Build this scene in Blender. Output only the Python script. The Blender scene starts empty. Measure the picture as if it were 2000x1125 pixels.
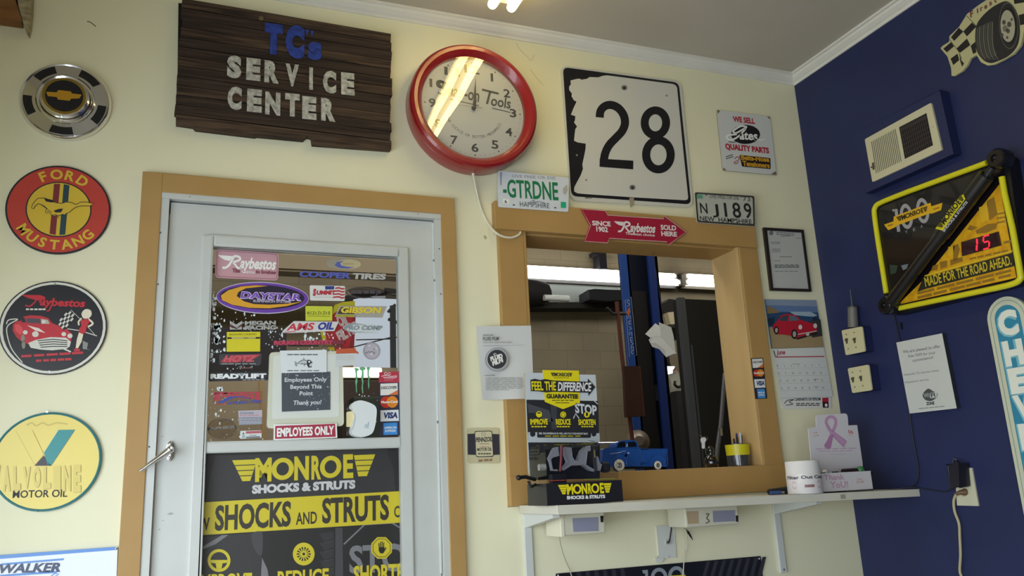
import bpy, bmesh, math, random
from mathutils import Vector, Matrix
from mathutils.geometry import tessellate_polygon
random.seed(7)
SC = bpy.context.scene
COL = SC.collection
# ---------------------------------------------------------------- camera
F_PX = 1592.4625
RV = (Vector((0.93076807, -0.36252021, -0.04743304)),     # image right
      Vector((0.04271712, 0.23667798, -0.97064864)),      # image down
      Vector((0.3631061, 0.90142256, 0.23577813)))        # forward
EYE = Vector((0, 0, 1.07))
cd = bpy.data.cameras.new('camera'); cam = bpy.data.objects.new('camera', cd); COL.objects.link(cam)
cd.sensor_fit = 'HORIZONTAL'; cd.sensor_width = 36; cd.lens = F_PX * 36 / 2000; cd.clip_start = 0.02; cd.clip_end = 200
m3 = Matrix((RV[0], -RV[1], -RV[2])).transposed()
cam.matrix_world = Matrix.Translation(EYE) @ m3.to_4x4()
SC.camera = cam
# ---------------------------------------------------------------- light and exposure
vs = SC.view_settings
vs.view_transform = 'Standard'; vs.look = 'None'; vs.gamma = 1; vs.use_curve_mapping = False; vs.exposure = -0.57
wd = bpy.data.worlds.new('overcast_sky'); SC.world = wd; wd.use_nodes = True
bg = wd.node_tree.nodes['Background']; bg.inputs[0].default_value = (0.80, 0.90, 1.0, 1); bg.inputs[1].default_value = 0.9
SC.cycles.max_bounces = 8; SC.cycles.transparent_max_bounces = 12
SC.cycles.sample_clamp_indirect = 4.0
def area(name, loc, direction, sx, sy, power, col):
    l = bpy.data.lights.new(name, 'AREA'); l.shape = 'RECTANGLE'; l.size = sx; l.size_y = sy; l.energy = power; l.color = col
    o = bpy.data.objects.new(name, l); COL.objects.link(o); o.location = loc
    o.rotation_euler = Vector(direction).to_track_quat('-Z', 'Y').to_euler()
    return o
# daylight entering by the shop window in the left wall and by the storefront behind the camera
area('window_daylight', (-1.0, 0.6, 0.95), (1, 0.25, -0.6), 3.2, 1.5, 128, (0.84, 0.93, 1.0))
area('storefront_daylight', (-0.38, -2.56, 1.05), (0.15, 1, -0.35), 0.9, 1.5, 36, (0.86, 0.94, 1.0))
# unseen fill light added high in the bay to brighten it, behind the back wall
area('bay_fill_light', (2.0, 4.5, 4.4), (0, 0.4, -1), 6.0, 1.6, 270, (1.0, 0.96, 0.88))
# ---------------------------------------------------------------- materials
def lin(h):
    h = h.lstrip('#'); c = [int(h[i:i+2], 16) / 255 for i in (0, 2, 4)]
    return tuple(x / 12.92 if x <= 0.04045 else ((x + 0.055) / 1.055) ** 2.4 for x in c) + (1,)
MC = {}
def M(h, rough=0.5, metal=0.0, spec=0.5, emit=0, coat=0.0):
    k = (h, rough, metal, spec, emit, coat)
    if k in MC: return MC[k]
    m = bpy.data.materials.new('paint_' + h.lstrip('#')); m.use_nodes = True
    p = m.node_tree.nodes['Principled BSDF']
    p.inputs['Base Color'].default_value = lin(h); p.inputs['Roughness'].default_value = rough
    p.inputs['Metallic'].default_value = metal; p.inputs['Specular IOR Level'].default_value = spec
    p.inputs['Coat Weight'].default_value = coat
    if emit:
        p.inputs['Emission Color'].default_value = lin(h); p.inputs['Emission Strength'].default_value = emit
    MC[k] = m; return m
def noisy(name, c0, c1, scale=(1, 1, 1), nscale=6, detail=6, rough=0.6, bump=0.0, lo=0.35, hi=0.65, spec=0.4):
    m = bpy.data.materials.new(name); m.use_nodes = True; t = m.node_tree; p = t.nodes['Principled BSDF']
    tc = t.nodes.new('ShaderNodeTexCoord'); mp = t.nodes.new('ShaderNodeMapping'); mp.inputs['Scale'].default_value = scale
    n = t.nodes.new('ShaderNodeTexNoise'); n.inputs['Scale'].default_value = nscale; n.inputs['Detail'].default_value = detail
    r = t.nodes.new('ShaderNodeValToRGB'); r.color_ramp.elements[0].position = lo; r.color_ramp.elements[1].position = hi
    r.color_ramp.elements[0].color = lin(c0); r.color_ramp.elements[1].color = lin(c1)
    t.links.new(tc.outputs['Object'], mp.inputs[0]); t.links.new(mp.outputs[0], n.inputs['Vector'])
    t.links.new(n.outputs['Fac'], r.inputs[0]); t.links.new(r.outputs[0], p.inputs['Base Color'])
    p.inputs['Roughness'].default_value = rough; p.inputs['Specular IOR Level'].default_value = spec
    if bump:
        b = t.nodes.new('ShaderNodeBump'); b.inputs['Strength'].default_value = bump; b.inputs['Distance'].default_value = 0.01
        t.links.new(n.outputs['Fac'], b.inputs['Height']); t.links.new(b.outputs[0], p.inputs['Normal'])
    return m
def glassy(name, refl=0.08, tint='#ffffff', rough=0.0):
    m = bpy.data.materials.new(name); m.use_nodes = True; t = m.node_tree
    out = t.nodes['Material Output']; t.nodes.remove(t.nodes['Principled BSDF'])
    tr = t.nodes.new('ShaderNodeBsdfTransparent'); tr.inputs[0].default_value = lin(tint)
    gl = t.nodes.new('ShaderNodeBsdfGlossy'); gl.inputs['Roughness'].default_value = rough
    lw = t.nodes.new('ShaderNodeLayerWeight'); lw.inputs['Blend'].default_value = 0.25
    mr = t.nodes.new('ShaderNodeMapRange'); mr.inputs['To Min'].default_value = refl; mr.inputs['To Max'].default_value = min(1, refl + 0.5)
    mx = t.nodes.new('ShaderNodeMixShader')
    t.links.new(lw.outputs['Fresnel'], mr.inputs['Value']); t.links.new(mr.outputs[0], mx.inputs[0])
    t.links.new(tr.outputs[0], mx.inputs[1]); t.links.new(gl.outputs[0], mx.inputs[2]); t.links.new(mx.outputs[0], out.inputs[0])
    return m
def block_mat():
    m = bpy.data.materials.new('block_wall'); m.use_nodes = True; t = m.node_tree; p = t.nodes['Principled BSDF']
    tc = t.nodes.new('ShaderNodeTexCoord'); mp = t.nodes.new('ShaderNodeMapping'); mp.inputs['Rotation'].default_value = (math.pi/2, 0, 0)
    br = t.nodes.new('ShaderNodeTexBrick'); br.inputs['Scale'].default_value = 1
    br.inputs['Brick Width'].default_value = 0.41; br.inputs['Row Height'].default_value = 0.205; br.inputs['Mortar Size'].default_value = 0.004
    br.inputs['Color1'].default_value = lin('#a59a80'); br.inputs['Color2'].default_value = lin('#9d937c'); br.inputs['Mortar'].default_value = lin('#8e8570')
    n = t.nodes.new('ShaderNodeTexNoise'); n.inputs['Scale'].default_value = 2.2; n.inputs['Detail'].default_value = 8
    mx = t.nodes.new('ShaderNodeMix'); mx.data_type = 'RGBA'; mx.blend_type = 'MULTIPLY'; mx.inputs[0].default_value = 0.32
    t.links.new(tc.outputs['Object'], mp.inputs[0]); t.links.new(mp.outputs[0], br.inputs['Vector']); t.links.new(tc.outputs['Object'], n.inputs['Vector'])
    t.links.new(br.outputs['Color'], mx.inputs[6]); t.links.new(n.outputs['Fac'], mx.inputs[7]); t.links.new(mx.outputs[2], p.inputs['Base Color'])
    p.inputs['Roughness'].default_value = 0.9
    return m
CREAM = noisy('cream_wall_paint', '#e8e4c3', '#ece8c9', nscale=3, rough=0.55, lo=0.3, hi=0.7)
NAVY = noisy('navy_wall_paint', '#20274f', '#242d58', nscale=4, rough=0.5, lo=0.3, hi=0.7)
CEIL = noisy('ceiling_paint', '#bdb5a6', '#c4bcae', nscale=2, rough=0.8)
TRIMW = noisy('white_trim_paint', '#dcdad2', '#e4e2da', nscale=5, rough=0.45)
WOODC = noisy('tan_casing_paint', '#ab8750', '#b38f58', scale=(1, 1, 1), nscale=5, rough=0.5, lo=0.3, hi=0.7)
BARN = noisy('weathered_board', '#261c17', '#43342a', scale=(1.2, 8, 26), nscale=4, rough=0.85, bump=0.5)
BARN2 = noisy('weathered_board_worn', '#2c211b', '#574434', scale=(1.2, 8, 22), nscale=5, rough=0.85, bump=0.5)
DOORW = noisy('door_enamel', '#c3c6c2', '#cbcecb', nscale=4, rough=0.4)
BLOCK = block_mat()
PLAST = M('#e8e6dc', 0.4)
CHROME = M('#e6e6e8', 0.12, 1.0)
STEEL = M('#b4b4b4', 0.3, 1.0)
BLK = M('#151515', 0.45)
INK = M('#2b2b2e', 0.6)
WHT = M('#f2f2ee', 0.45)
YEL = M('#f0da1e', 0.4)
# ---------------------------------------------------------------- rays and planes
YB, XR, ZC = 2.8, 2.634, 2.909
YF = 2.965                                   # far face of the back wall
def ray(px, py): return RV[0] * ((px - 1000) / F_PX) + RV[1] * ((py - 562.5) / F_PX) + RV[2]
def hit(px, py, y=None, x=None, z=None):
    d = ray(px, py)
    if y is not None: return EYE + d * ((y - EYE.y) / d.y)
    if x is not None: return EYE + d * ((x - EYE.x) / d.x)
    return EYE + d * ((z - EYE.z) / d.z)
ZM = dict(A=(0, 0, 3.309), B=(0, 300, 4.327), C=(0, 520, 4.327), D=(0, 780, 3.2618), E=(320, 0, 3.5167), F=(780, 60, 3.5167),
          G=(1060, 100, 2.9594), H=(1380, 180, 3.75), I=(260, 320, 4.019), J=(400, 470, 5.625), K=(570, 480, 5.1125),
          L=(390, 650, 5.112), M=(600, 660, 5.115), N=(370, 840, 3.9467), O=(760, 380, 4.017), P=(220, 660, 2.42),
          Q=(880, 620, 3.5167), R=(1000, 700, 3.748), S=(960, 320, 3.7037), T=(1000, 460, 4.325), U=(1200, 460, 4.325),
          V=(1170, 690, 4.3257), W=(980, 930, 3.7037), X=(1440, 440, 2.959), Y=(1500, 780, 5.1125), Z1=(1620, 560, 4.6857),
          Z2=(1720, 620, 4.6875), Z3=(1660, 160, 4.6875), Z4=(1680, 280, 3.125), Z5=(1820, 0, 6.25), Z6=(1880, 560, 2.8167),
          Z7=(1780, 860, 4.2455), a1=(405, 620, 8.654), a2=(570, 580, 8.654), a3=(400, 750, 9.377), DM=(1030, 850, 7.5), PC=(1340, 840, 12.5), CL=(1780, 380, 4.686), UN=(1060, 990, 5.0), LG=(1700, 380, 9.375), px=(0, 0, 1))
EPS = 0.0006
class Fr:                                    # a flat drawing frame: 2D -> point on a real surface, with its normal
    def __init__(s, fn, n, upfn): s.fn, s.n, s.upfn = fn, Vector(n), upfn
    def __call__(s, u, v, lay=0): return s.fn(u, v) + s.n * (EPS * lay)
VPV = (628.0, -6150.0)
def zf(z, y=None, x=None):                   # frame on a plane y=const / x=const, in the coordinates of one close look
    x0, y0, sc = ZM[z]
    fn = lambda u, v: hit(x0 + u / sc, y0 + v / sc, y=y, x=x)
    def up(u, v):
        d = Vector((VPV[0] - (x0 + u / sc), VPV[1] - (y0 + v / sc))); d.normalize(); return d
    return Fr(fn, (0, -1, 0) if y is not None else (-1, 0, 0), up)
def af(C, U, V, n):                          # affine frame, v upwards
    C, U, V = Vector(C), Vector(U), Vector(V)
    return Fr(lambda u, v: C + U * u + V * v, n, lambda u, v: Vector((0, 1)))
def zp(z, u, v, y=None, x=None, zz=None):
    x0, y0, sc = ZM[z]; return hit(x0 + u / sc, y0 + v / sc, y=y, x=x, z=zz)
# ---------------------------------------------------------------- glyphs (Blender's built-in face)
GC = {}
def glyphs(s, bold=0.0):
    k = (s, bold)
    if k in GC: return GC[k]
    cu = bpy.data.curves.new('g', 'FONT'); cu.body = s; cu.offset = bold; cu.resolution_u = 3; cu.fill_mode = 'FRONT'
    o = bpy.data.objects.new('g', cu); COL.objects.link(o)
    dg = bpy.context.evaluated_depsgraph_get(); me = o.evaluated_get(dg).to_mesh()
    vs_ = [(v.co.x, v.co.y) for v in me.vertices]; fs = [tuple(p.vertices) for p in me.polygons]
    o.evaluated_get(dg).to_mesh_clear(); bpy.data.objects.remove(o); bpy.data.curves.remove(cu)
    GC[k] = (vs_, fs); return GC[k]
def arc(cx, cy, rx, ry=None, a0=0, a1=360, n=40):
    ry = rx if ry is None else ry
    return [(cx + rx * math.cos(math.radians(a0 + (a1 - a0) * i / n)), cy + ry * math.sin(math.radians(a0 + (a1 - a0) * i / n))) for i in range(n + (abs(a1 - a0) < 359.9))]
def rrect(tl, tr, br, bl, r=0.08, n=5):      # rounded quad
    c = [Vector(p) for p in (tl, tr, br, bl)]; out = []
    L = min((c[0] - c[1]).length, (c[1] - c[2]).length) * r
    for i in range(4):
        p, a, b = c[i], c[i - 1], c[(i + 1) % 4]
        s = p + (a - p).normalized() * L; e = p + (b - p).normalized() * L
        for k in range(n + 1):
            t = k / n; q = s * (1 - t) ** 2 + p * 2 * t * (1 - t) + e * t * t; out.append((q.x, q.y))
    return out
def smooth2(pts, n=6, closed=False):         # Catmull-Rom through points (2D or 3D)
    P = [Vector(p) for p in pts]; N = len(P); out = []
    for i in range(N if closed else N - 1):
        g = lambda j: P[j % N] if closed else P[max(0, min(N - 1, j))]
        a, b, c, d = g(i - 1), g(i), g(i + 1), g(i + 2)
        for k in range(n):
            t = k / n
            out.append(0.5 * ((2 * b) + (c - a) * t + (2 * a - 5 * b + 4 * c - d) * t * t + (3 * b - a - 3 * c + d) * t ** 3))
    if not closed: out.append(P[-1])
    return [tuple(q) for q in out]
# ---------------------------------------------------------------- builder
WL = {}
def props(o, label, cat, group=None, kind=None):
    if label: o['label'] = label
    if cat: o['category'] = cat
    if group: o['group'] = group
    if kind: o['kind'] = kind
def thing(name, label, cat, loc, group=None):
    o = bpy.data.objects.new(name, None); COL.objects.link(o); o.empty_display_size = 0.03; o.location = loc
    WL[o.name] = Vector(loc); props(o, label, cat, group); return o
class B:
    def __init__(s): s.v, s.f, s.m, s.s, s.mats = [], [], [], [], []
    def mi(s, m):
        if m not in s.mats: s.mats.append(m)
        return s.mats.index(m)
    def add(s, vs_, fs, m, smooth=False):
        b = len(s.v); s.v += [Vector(p) for p in vs_]; i = s.mi(m)
        for f in fs: s.f.append(tuple(b + k for k in f)); s.m.append(i); s.s.append(smooth)
        return s
    # solids
    def box(s, lo, hi, m):
        x0, y0, z0 = lo; x1, y1, z1 = hi
        return s.add([(x0, y0, z0), (x1, y0, z0), (x1, y1, z0), (x0, y1, z0), (x0, y0, z1), (x1, y0, z1), (x1, y1, z1), (x0, y1, z1)],
                     [(0, 3, 2, 1), (4, 5, 6, 7), (0, 1, 5, 4), (1, 2, 6, 5), (2, 3, 7, 6), (3, 0, 4, 7)], m)
    def prism(s, pts, ext, m, mside=None, smooth=False):   # 3D outline swept by a vector
        e = Vector(ext); pts = [Vector(p) for p in pts]; n = len(pts)
        tri = tessellate_polygon([pts])
        s.add(pts, tri, m); s.add([p + e for p in pts], tri, mside or m)
        s.add(pts + [p + e for p in pts], [(i, (i + 1) % n, n + (i + 1) % n, n + i) for i in range(n)], mside or m, smooth)
        return s
    def tube(s, pts, r, m, n=8, r1=None, caps=True):
        pts = [Vector(p) for p in pts]; N = len(pts); V = []; fs = []; prev = None
        for i, p in enumerate(pts):
            t = (pts[min(i + 1, N - 1)] - pts[max(i - 1, 0)]).normalized()
            a = Vector((0, 0, 1)) if abs(t.z) < 0.9 else Vector((1, 0, 0))
            u = (prev - t * prev.dot(t)).normalized() if prev is not None and (prev - t * prev.dot(t)).length > 1e-4 else t.cross(a).normalized()
            prev = u; w = t.cross(u); rr = r if r1 is None else r + (r1 - r) * i / (N - 1)
            V += [p + (u * math.cos(2 * math.pi * k / n) + w * math.sin(2 * math.pi * k / n)) * rr for k in range(n)]
        for i in range(N - 1):
            fs += [(i * n + k, i * n + (k + 1) % n, (i + 1) * n + (k + 1) % n, (i + 1) * n + k) for k in range(n)]
        s.add(V, fs, m, True)
        if caps: s.add(V[:n], [tuple(range(n))], m); s.add(V[-n:], [tuple(range(n))], m)
        return s
    def lathe(s, C, axis, prof, m, n=48, a0=0, a1=360):     # profile (radius, height along axis)
        C = Vector(C); ax = Vector(axis).normalized(); u = ax.orthogonal().normalized(); w = ax.cross(u); V = []
        full = abs(a1 - a0) >= 359.9; N = n if full else n + 1
        for r, h in prof:
            for k in range(N):
                t = math.radians(a0 + (a1 - a0) * k / n); V.append(C + ax * h + (u * math.cos(t) + w * math.sin(t)) * r)
        fs = []
        for i in range(len(prof) - 1):
            for k in range(n): fs.append((i * N + k, i * N + (k + 1) % N, (i + 1) * N + (k + 1) % N, (i + 1) * N + k))
        return s.add(V, fs, m, True)
    def ball(s, C, rx, ry, rz, m, n=14):
        C = Vector(C); V = [C + Vector((0, 0, rz))]; fs = []; R = n // 2
        for i in range(1, R):
            t = math.pi * i / R
            V += [C + Vector((rx * math.sin(t) * math.cos(2 * math.pi * k / n), ry * math.sin(t) * math.sin(2 * math.pi * k / n), rz * math.cos(t))) for k in range(n)]
        V.append(C - Vector((0, 0, rz))); e = len(V) - 1
        fs += [(0, 1 + k, 1 + (k + 1) % n) for k in range(n)]
        for i in range(R - 2): fs += [(1 + i * n + k, 1 + (i + 1) * n + k, 1 + (i + 1) * n + (k + 1) % n, 1 + i * n + (k + 1) % n) for k in range(n)]
        fs += [(e, 1 + (R - 2) * n + (k + 1) % n, 1 + (R - 2) * n + k) for k in range(n)]
        return s.add(V, fs, m, True)
    # print and paint on a frame
    def poly(s, F, pts, m, lay=1):
        p3 = [F(u, v, lay) for u, v in pts]; return s.add(p3, tessellate_polygon([p3]), m)
    def slab(s, F, pts, m, T, mside=None):
        return s.prism([F(u, v) for u, v in pts], F.n * -T, m, mside)
    def ring(s, F, outer, inner, m, lay=1):
        n = len(outer); return s.add([F(u, v, lay) for u, v in outer] + [F(u, v, lay) for u, v in inner], [(i, (i + 1) % n, n + (i + 1) % n, n + i) for i in range(n)], m)
    def stroke(s, F, pts, w, m, lay=1, closed=False):
        P = [Vector(p[:2]) for p in pts]; N = len(P); V = []
        for i in range(N):
            a = P[i - 1] if (closed or i) else P[i]; b = P[(i + 1) % N] if (closed or i < N - 1) else P[i]
            t = (b - a).normalized() if (b - a).length > 1e-9 else Vector((1, 0)); nn = Vector((-t.y, t.x)) * w / 2
            V += [P[i] + nn, P[i] - nn]
        return s.add([F(q.x, q.y, lay) for q in V], [(2 * i, 2 * i + 1, (2 * i + 3) % (2 * N), (2 * i + 2) % (2 * N)) for i in range(N if closed else N - 1)], m)
    def text(s, F, st, x0, y0, x1, y1, h, m, lay=2, bold=0.0, shear=0.0, up=None):
        V, fs = glyphs(st, bold)
        if not V: return s
        a = min(p[0] for p in V); b = max(p[0] for p in V); e = Vector((x1 - x0, y1 - y0))
        u = (Vector(up).normalized() if up else F.upfn(x0, y0)) * h
        o = Vector((x0, y0)); q = [o + e * ((p[0] - a) / (b - a)) + (u * (p[1] / 0.69)) + e.normalized() * (shear * h * p[1] / 0.69) for p in V]
        return s.add([F(p.x, p.y, lay) for p in q], fs, m)
    def arctext(s, F, st, cx, cy, r, ac, step, h, m, lay=2, bold=0.02, inward=False, wf=1.0):   # frame with v upwards; angles in degrees
        n = len(st)
        for i, c in enumerate(st):
            if c == ' ': continue
            k = i - (n - 1) / 2; a = math.radians(ac + (k * step if inward else -k * step))
            o = Vector((cx + r * math.cos(a), cy + r * math.sin(a))); upv = Vector((math.cos(a), math.sin(a))) * (-1 if inward else 1)
            e = Vector((upv.y, -upv.x)); V, fs = glyphs(c, bold)
            x_0 = min(p[0] for p in V); x_1 = max(p[0] for p in V)
            q = [o + e * ((p[0] - (x_0 + x_1) / 2) / 0.69 * h * wf) + upv * ((p[1] / 0.69 - 0.5) * h) for p in V]
            s.add([F(p.x, p.y, lay) for p in q], fs, m)
        return s
    def build(s, name, parent=None, label=None, cat=None, group=None, kind=None, bevel=0, seg=2, angle=40):
        if parent is not None: o0 = WL[parent.name]
        else:
            lo = Vector([min(p[i] for p in s.v) for i in range(3)]); hi = Vector([max(p[i] for p in s.v) for i in range(3)])
            o0 = (lo + hi) / 2; o0.z = lo.z
        me = bpy.data.meshes.new(name); me.from_pydata([p - o0 for p in s.v], [], s.f)
        for m in s.mats: me.materials.append(m)
        me.polygons.foreach_set('material_index', s.m); me.polygons.foreach_set('use_smooth', s.s); me.update()
        if any(s.s): me.set_sharp_from_angle(angle=math.radians(angle))
        o = bpy.data.objects.new(name, me); COL.objects.link(o); WL[o.name] = o0
        if parent is not None: o.parent = parent
        else: o.location = o0
        if bevel:
            bm = bmesh.new(); bm.from_mesh(me); bmesh.ops.remove_doubles(bm, verts=bm.verts, dist=1e-6); bm.to_mesh(me); bm.free()
            bv = o.modifiers.new('bevel', 'BEVEL'); bv.width = bevel; bv.segments = seg; bv.limit_method = 'ANGLE'; bv.angle_limit = math.radians(50)
        props(o, label, cat, group, kind)
        return o
def struct(b, name, **k): return b.build(name, kind='structure', **k)
def pxbox(p0, p1, y0, y1, m, b=None):        # upright box whose front face (y0) has these opposite corners
    a, c = hit(*p0, y=y0), hit(*p1, y=y0); b = b or B()
    return b.box((min(a.x, c.x), y0, min(a.z, c.z)), (max(a.x, c.x), y1, max(a.z, c.z)), m)
# shared marks ---------------------------------------------------
def wing_mark(b, F, x0, y0, x1, y1, h, m, mgap, lay=2, up=None):     # bold maker's word between two striped wings
    o, e = Vector((x0, y0)), Vector((x1 - x0, y1 - y0)); u = (Vector(up).normalized() if up else F.upfn(x0, y0)) * h
    P = lambda a, c: tuple(o + e * a + u * c)
    b.poly(F, [P(0.075, 0), P(0.13, 0), P(0.175, 1), P(0, 1)], m, lay); b.poly(F, [P(0.885, 0), P(0.945, 0), P(1.0, 1), P(0.85, 1)], m, lay)
    for k in (0.25, 0.5, 0.75):
        b.stroke(F, [P(0.0, k), P(0.127 + 0.046 * k, k)], h * 0.04, mgap, lay + 1); b.stroke(F, [P(0.886 - 0.034 * k, k), P(1.0, k)], h * 0.04, mgap, lay + 1)
    for c, a0, a1 in (('M', .163, .278), ('N', .437, .54), ('R', .557, .625), ('E', .78, .85)): b.text(F, c, *P(a0, 0), *P(a1, 0), h, m, lay, 0.045, up=up)
    for c, w_ in ((.355, .078), (.69, .075)):
        ot = [P(c + w_ * math.cos(t / 16 * math.pi), .5 + .52 * math.sin(t / 16 * math.pi)) for t in range(32)]
        it = [P(c + w_ * .56 * math.cos(t / 16 * math.pi), .5 + .31 * math.sin(t / 16 * math.pi)) for t in range(32)]
        b.ring(F, ot, it, m, lay)
def script_mark(b, F, x0, y0, x1, y1, h, m, lay=2, wing=None):        # flowing script word with a winged capital
    o, e = Vector((x0, y0)), Vector((x1 - x0, y1 - y0)); u = F.upfn(x0, y0) * h
    P = lambda a, c: tuple(o + e * a + u * c)
    b.poly(F, [P(0, 1.1), P(.26, 1.05), P(.2, .62), P(.12, .68), P(.04, .9)], wing or m, lay)
    b.stroke(F, smooth2([P(.08, 0), P(.14, .02), P(.2, .3), P(.25, .8), P(.28, 1.05), P(.36, 1.0), P(.37, .75), P(.26, .52)]), h * .2, m, lay)
    b.stroke(F, smooth2([P(.26, .5), P(.3, .3), P(.34, .05), P(.4, .05)]), h * .18, m, lay)
    b.text(F, 'aybestos', *P(.37, .05), *P(.97, .05), h * .92, m, lay, 0.035, 0.22)
def lines(b, F, x0, x1, ys, w, m, lay=2, dx=0.0, slope=0.0):          # rows of unreadable print
    for i, y in enumerate(ys):
        x = x0 + dx * i; n = 5 + i % 3; L = (x1 - x0) / n; k = 0
        for j in range(n):
            q = L * (0.72 + 0.2 * random.random()); b.stroke(F, [(x + j * L, y + slope * j * L), (x + j * L + q, y + slope * (j * L + q))], w, m, lay)
def flat_disc(name, label, cat, L, R_, T_, Bo, y, group=None):
    a, c, t, d = hit(*L, y=y), hit(*R_, y=y), hit(*T_, y=y), hit(*Bo, y=y)
    r = ((c.x - a.x) + (t.z - d.z)) / 4; C = Vector(((a.x + c.x) / 2, y, (t.z + d.z) / 2))
    return af(C, (r, 0, 0), (0, 0, r), (0, -1, 0)), C, r
# ================================================================ the room
XL, YR_ = -0.86, -2.42
def mx(*p, y=YB): return sum(hit(a, b, y=y).x for a, b in p) / len(p)
def mz(*p, y=YB): return sum(hit(a, b, y=y).z for a, b in p) / len(p)
# door and window openings, measured on the wall
DX0, DX1 = mx((312, 378), (296, 660), (274, 1120)), mx((859.6, 420), (866, 660), (881, 1120))
DZ = mz((314.7, 378.5), (859.6, 419.8))
WX0, WX1, WZ0, WZ1 = 1.176, 2.183, 1.092, 2.03
b = B()
for lo, hi in (((XL - .1, YB, 0), (DX0, YF, ZC + .1)), ((DX0, YB, DZ), (DX1, YF, ZC + .1)), ((DX1, YB, 0), (WX0, YF, ZC + .1)),
               ((WX0, YB, 0), (WX1, YF, WZ0 - .03)), ((WX0, YB, WZ1), (WX1, YF, ZC + .1)), ((WX1, YB, 0), (XR + .1, YF, ZC + .1))): b.box(lo, hi, CREAM)
struct(b, 'wall_back')
struct(B().box((XR, YR_, 0), (XR + .1, YB, ZC + .1), NAVY), 'wall_right')
b = B(); y0, y1, z0, z1 = -2.0, 2.25, 0.25, 1.85
for lo, hi in (((XL - .1, YR_, 0), (XL, y0, ZC)), ((XL - .1, y1, 0), (XL, YB, ZC)), ((XL - .1, y0, 0), (XL, y1, z0)), ((XL - .1, y0, z1), (XL, y1, ZC))): b.box(lo, hi, CREAM)
struct(b, 'wall_left')
RWM = M('#a59d86', .8); b = B(); x1 = 0.08
for lo, hi in (((XL - .1, YR_ - .1, 0), (XL + .04, YR_, ZC)), ((x1, YR_ - .1, 0), (XR, YR_, ZC)), ((XL + .04, YR_ - .1, 0), (x1, YR_, .25)), ((XL + .04, YR_ - .1, 1.85), (x1, YR_, ZC))): b.box(lo, hi, RWM)
struct(b, 'wall_front')
struct(B().box((XL - .1, YR_ - .1, -.08), (XR + .1, YF, 0), noisy('floor_tile', '#8d867a', '#a39c8f', nscale=5, rough=0.5)), 'floor')
struct(B().box((XL - .1, YR_ - .1, ZC), (XR + .1, YB, ZC + .1), CEIL), 'ceiling')
# crown moulding, mitred in the corner
pr = [(0, 0), (.006, 0), (.006, .012), (.016, .016), (.030, .026), (.036, .034), (.045, .036), (.045, .045), (0, .045)]
n = len(pr); z0 = ZC - .045
V = [(XL, YB - p, z0 + h) for p, h in pr] + [(XR - p, YB - p, z0 + h) for p, h in pr]
struct(B().add(V, [(i, (i + 1) % n, n + (i + 1) % n, n + i) for i in range(n)], TRIMW), 'trim_1')
V = [(XR - p, YB - p, z0 + h) for p, h in pr] + [(XR - p, YR_, z0 + h) for p, h in pr]
struct(B().add(V, [(i, (i + 1) % n, n + (i + 1) % n, n + i) for i in range(n)], TRIMW), 'trim_2')
# wall stains and scuffs that stay put
b = B(); S_ = M('#b9ae84', .7); F = zf('O', y=YB - .0004)
b.poly(F, [(740, 325), (752, 318), (764, 330), (768, 345), (755, 352), (745, 342)], S_, 0)
F = zf('A', y=YB - .0004); b.stroke(F, smooth2([(562, 138), (580, 142), (600, 155), (620, 172)]), 6, M('#6b6455', .7), 0)
F = zf('F', y=YB - .0004)
for pth in ([(800, 80), (830, 130), (880, 180), (905, 205), (925, 165)], [(900, 265), (940, 320), (990, 378)]): b.stroke(F, smooth2(pth), 2.2, M('#a89c78', .7), 0)
struct(b, 'wall_back_scuffs')
# ---------------------------------------------------------------- door and its casing
YC = YB - .022                                                     # face of the casing boards
cx0, cx1, cz = mx((278.7, 331.7), (257, 660), (230, 1120), y=YC), mx((887, 389.5), (898, 660), (912, 1120), y=YC), mz((278.7, 331.7), (887, 389.5), y=YC)
b = B()
b.box((cx0, YC, 0), (DX0 + .004, YB, cz - .0), WOODC); b.box((DX1 - .004, YC, 0), (cx1, YB, DZ), WOODC); b.box((DX0 + .004, YC, DZ - .002), (cx1 - .002, YB, cz), WOODC)
struct(b, 'trim_3', bevel=.002)
b = B(); fx0, fx1 = mx((332, 395), (319, 660), (297, 1120), y=YB), mx((845, 432), (851, 660), (862, 1120), y=YB); fz = mz((332, 395), (845, 432), y=YB)
b.box((DX0, YC + .006, 0), (fx0 - .004, YF, fz + .006), DOORW); b.box((fx1 + .004, YC + .006, 0), (DX1, YF, fz + .006), DOORW); b.box((DX0, YC + .004, fz + .006), (DX1, YF, DZ), DOORW)
scr = M('#6f7375', .4, .8)
for u, v in ((445, 258), (215, 540), (195, 945)):
    p = zp('I', u, v, y=YC + .005); b.ball(p, .003, .0015, .003, scr, 8)
for u, v in ((225, 152), (393, 425), (405, 780)):
    p = zp('O', u, v, y=YC + .005); b.ball(p, .003, .0015, .003, scr, 8)
p = zp('P', 172, 515, y=YC + .005); b.ball(p, .003, .0015, .003, scr, 8)
struct(b, 'trim_4', bevel=.0015)
struct(B().box((fx0 - .004, YB + .03, 0), (fx1 + .004, YB + .05, fz + .008), M('#1d1e1f', .8)) if False else
       B().box((fx0 - .006, YB + .052, fz - .02), (fx1 + .006, YB + .07, fz + .006), M('#232425', .8)), 'door_1_stop')
YD = YB + .004                                                     # face of the door leaf
gx0, gx1 = mx((417.8, 484.2), (400, 865), y=YD), mx((776, 499.6), (785.5, 851.4), y=YD)
gz1, gz0 = mz((417.8, 484.2), (776, 499.6), y=YD), mz((400, 865), (785.5, 851.4), y=YD)
lz1, lz0 = mz((396.6, 888), (785.5, 871.7), y=YD), 0.28
YG = YD + .016                                                     # face of the glass
b = B()
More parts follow.
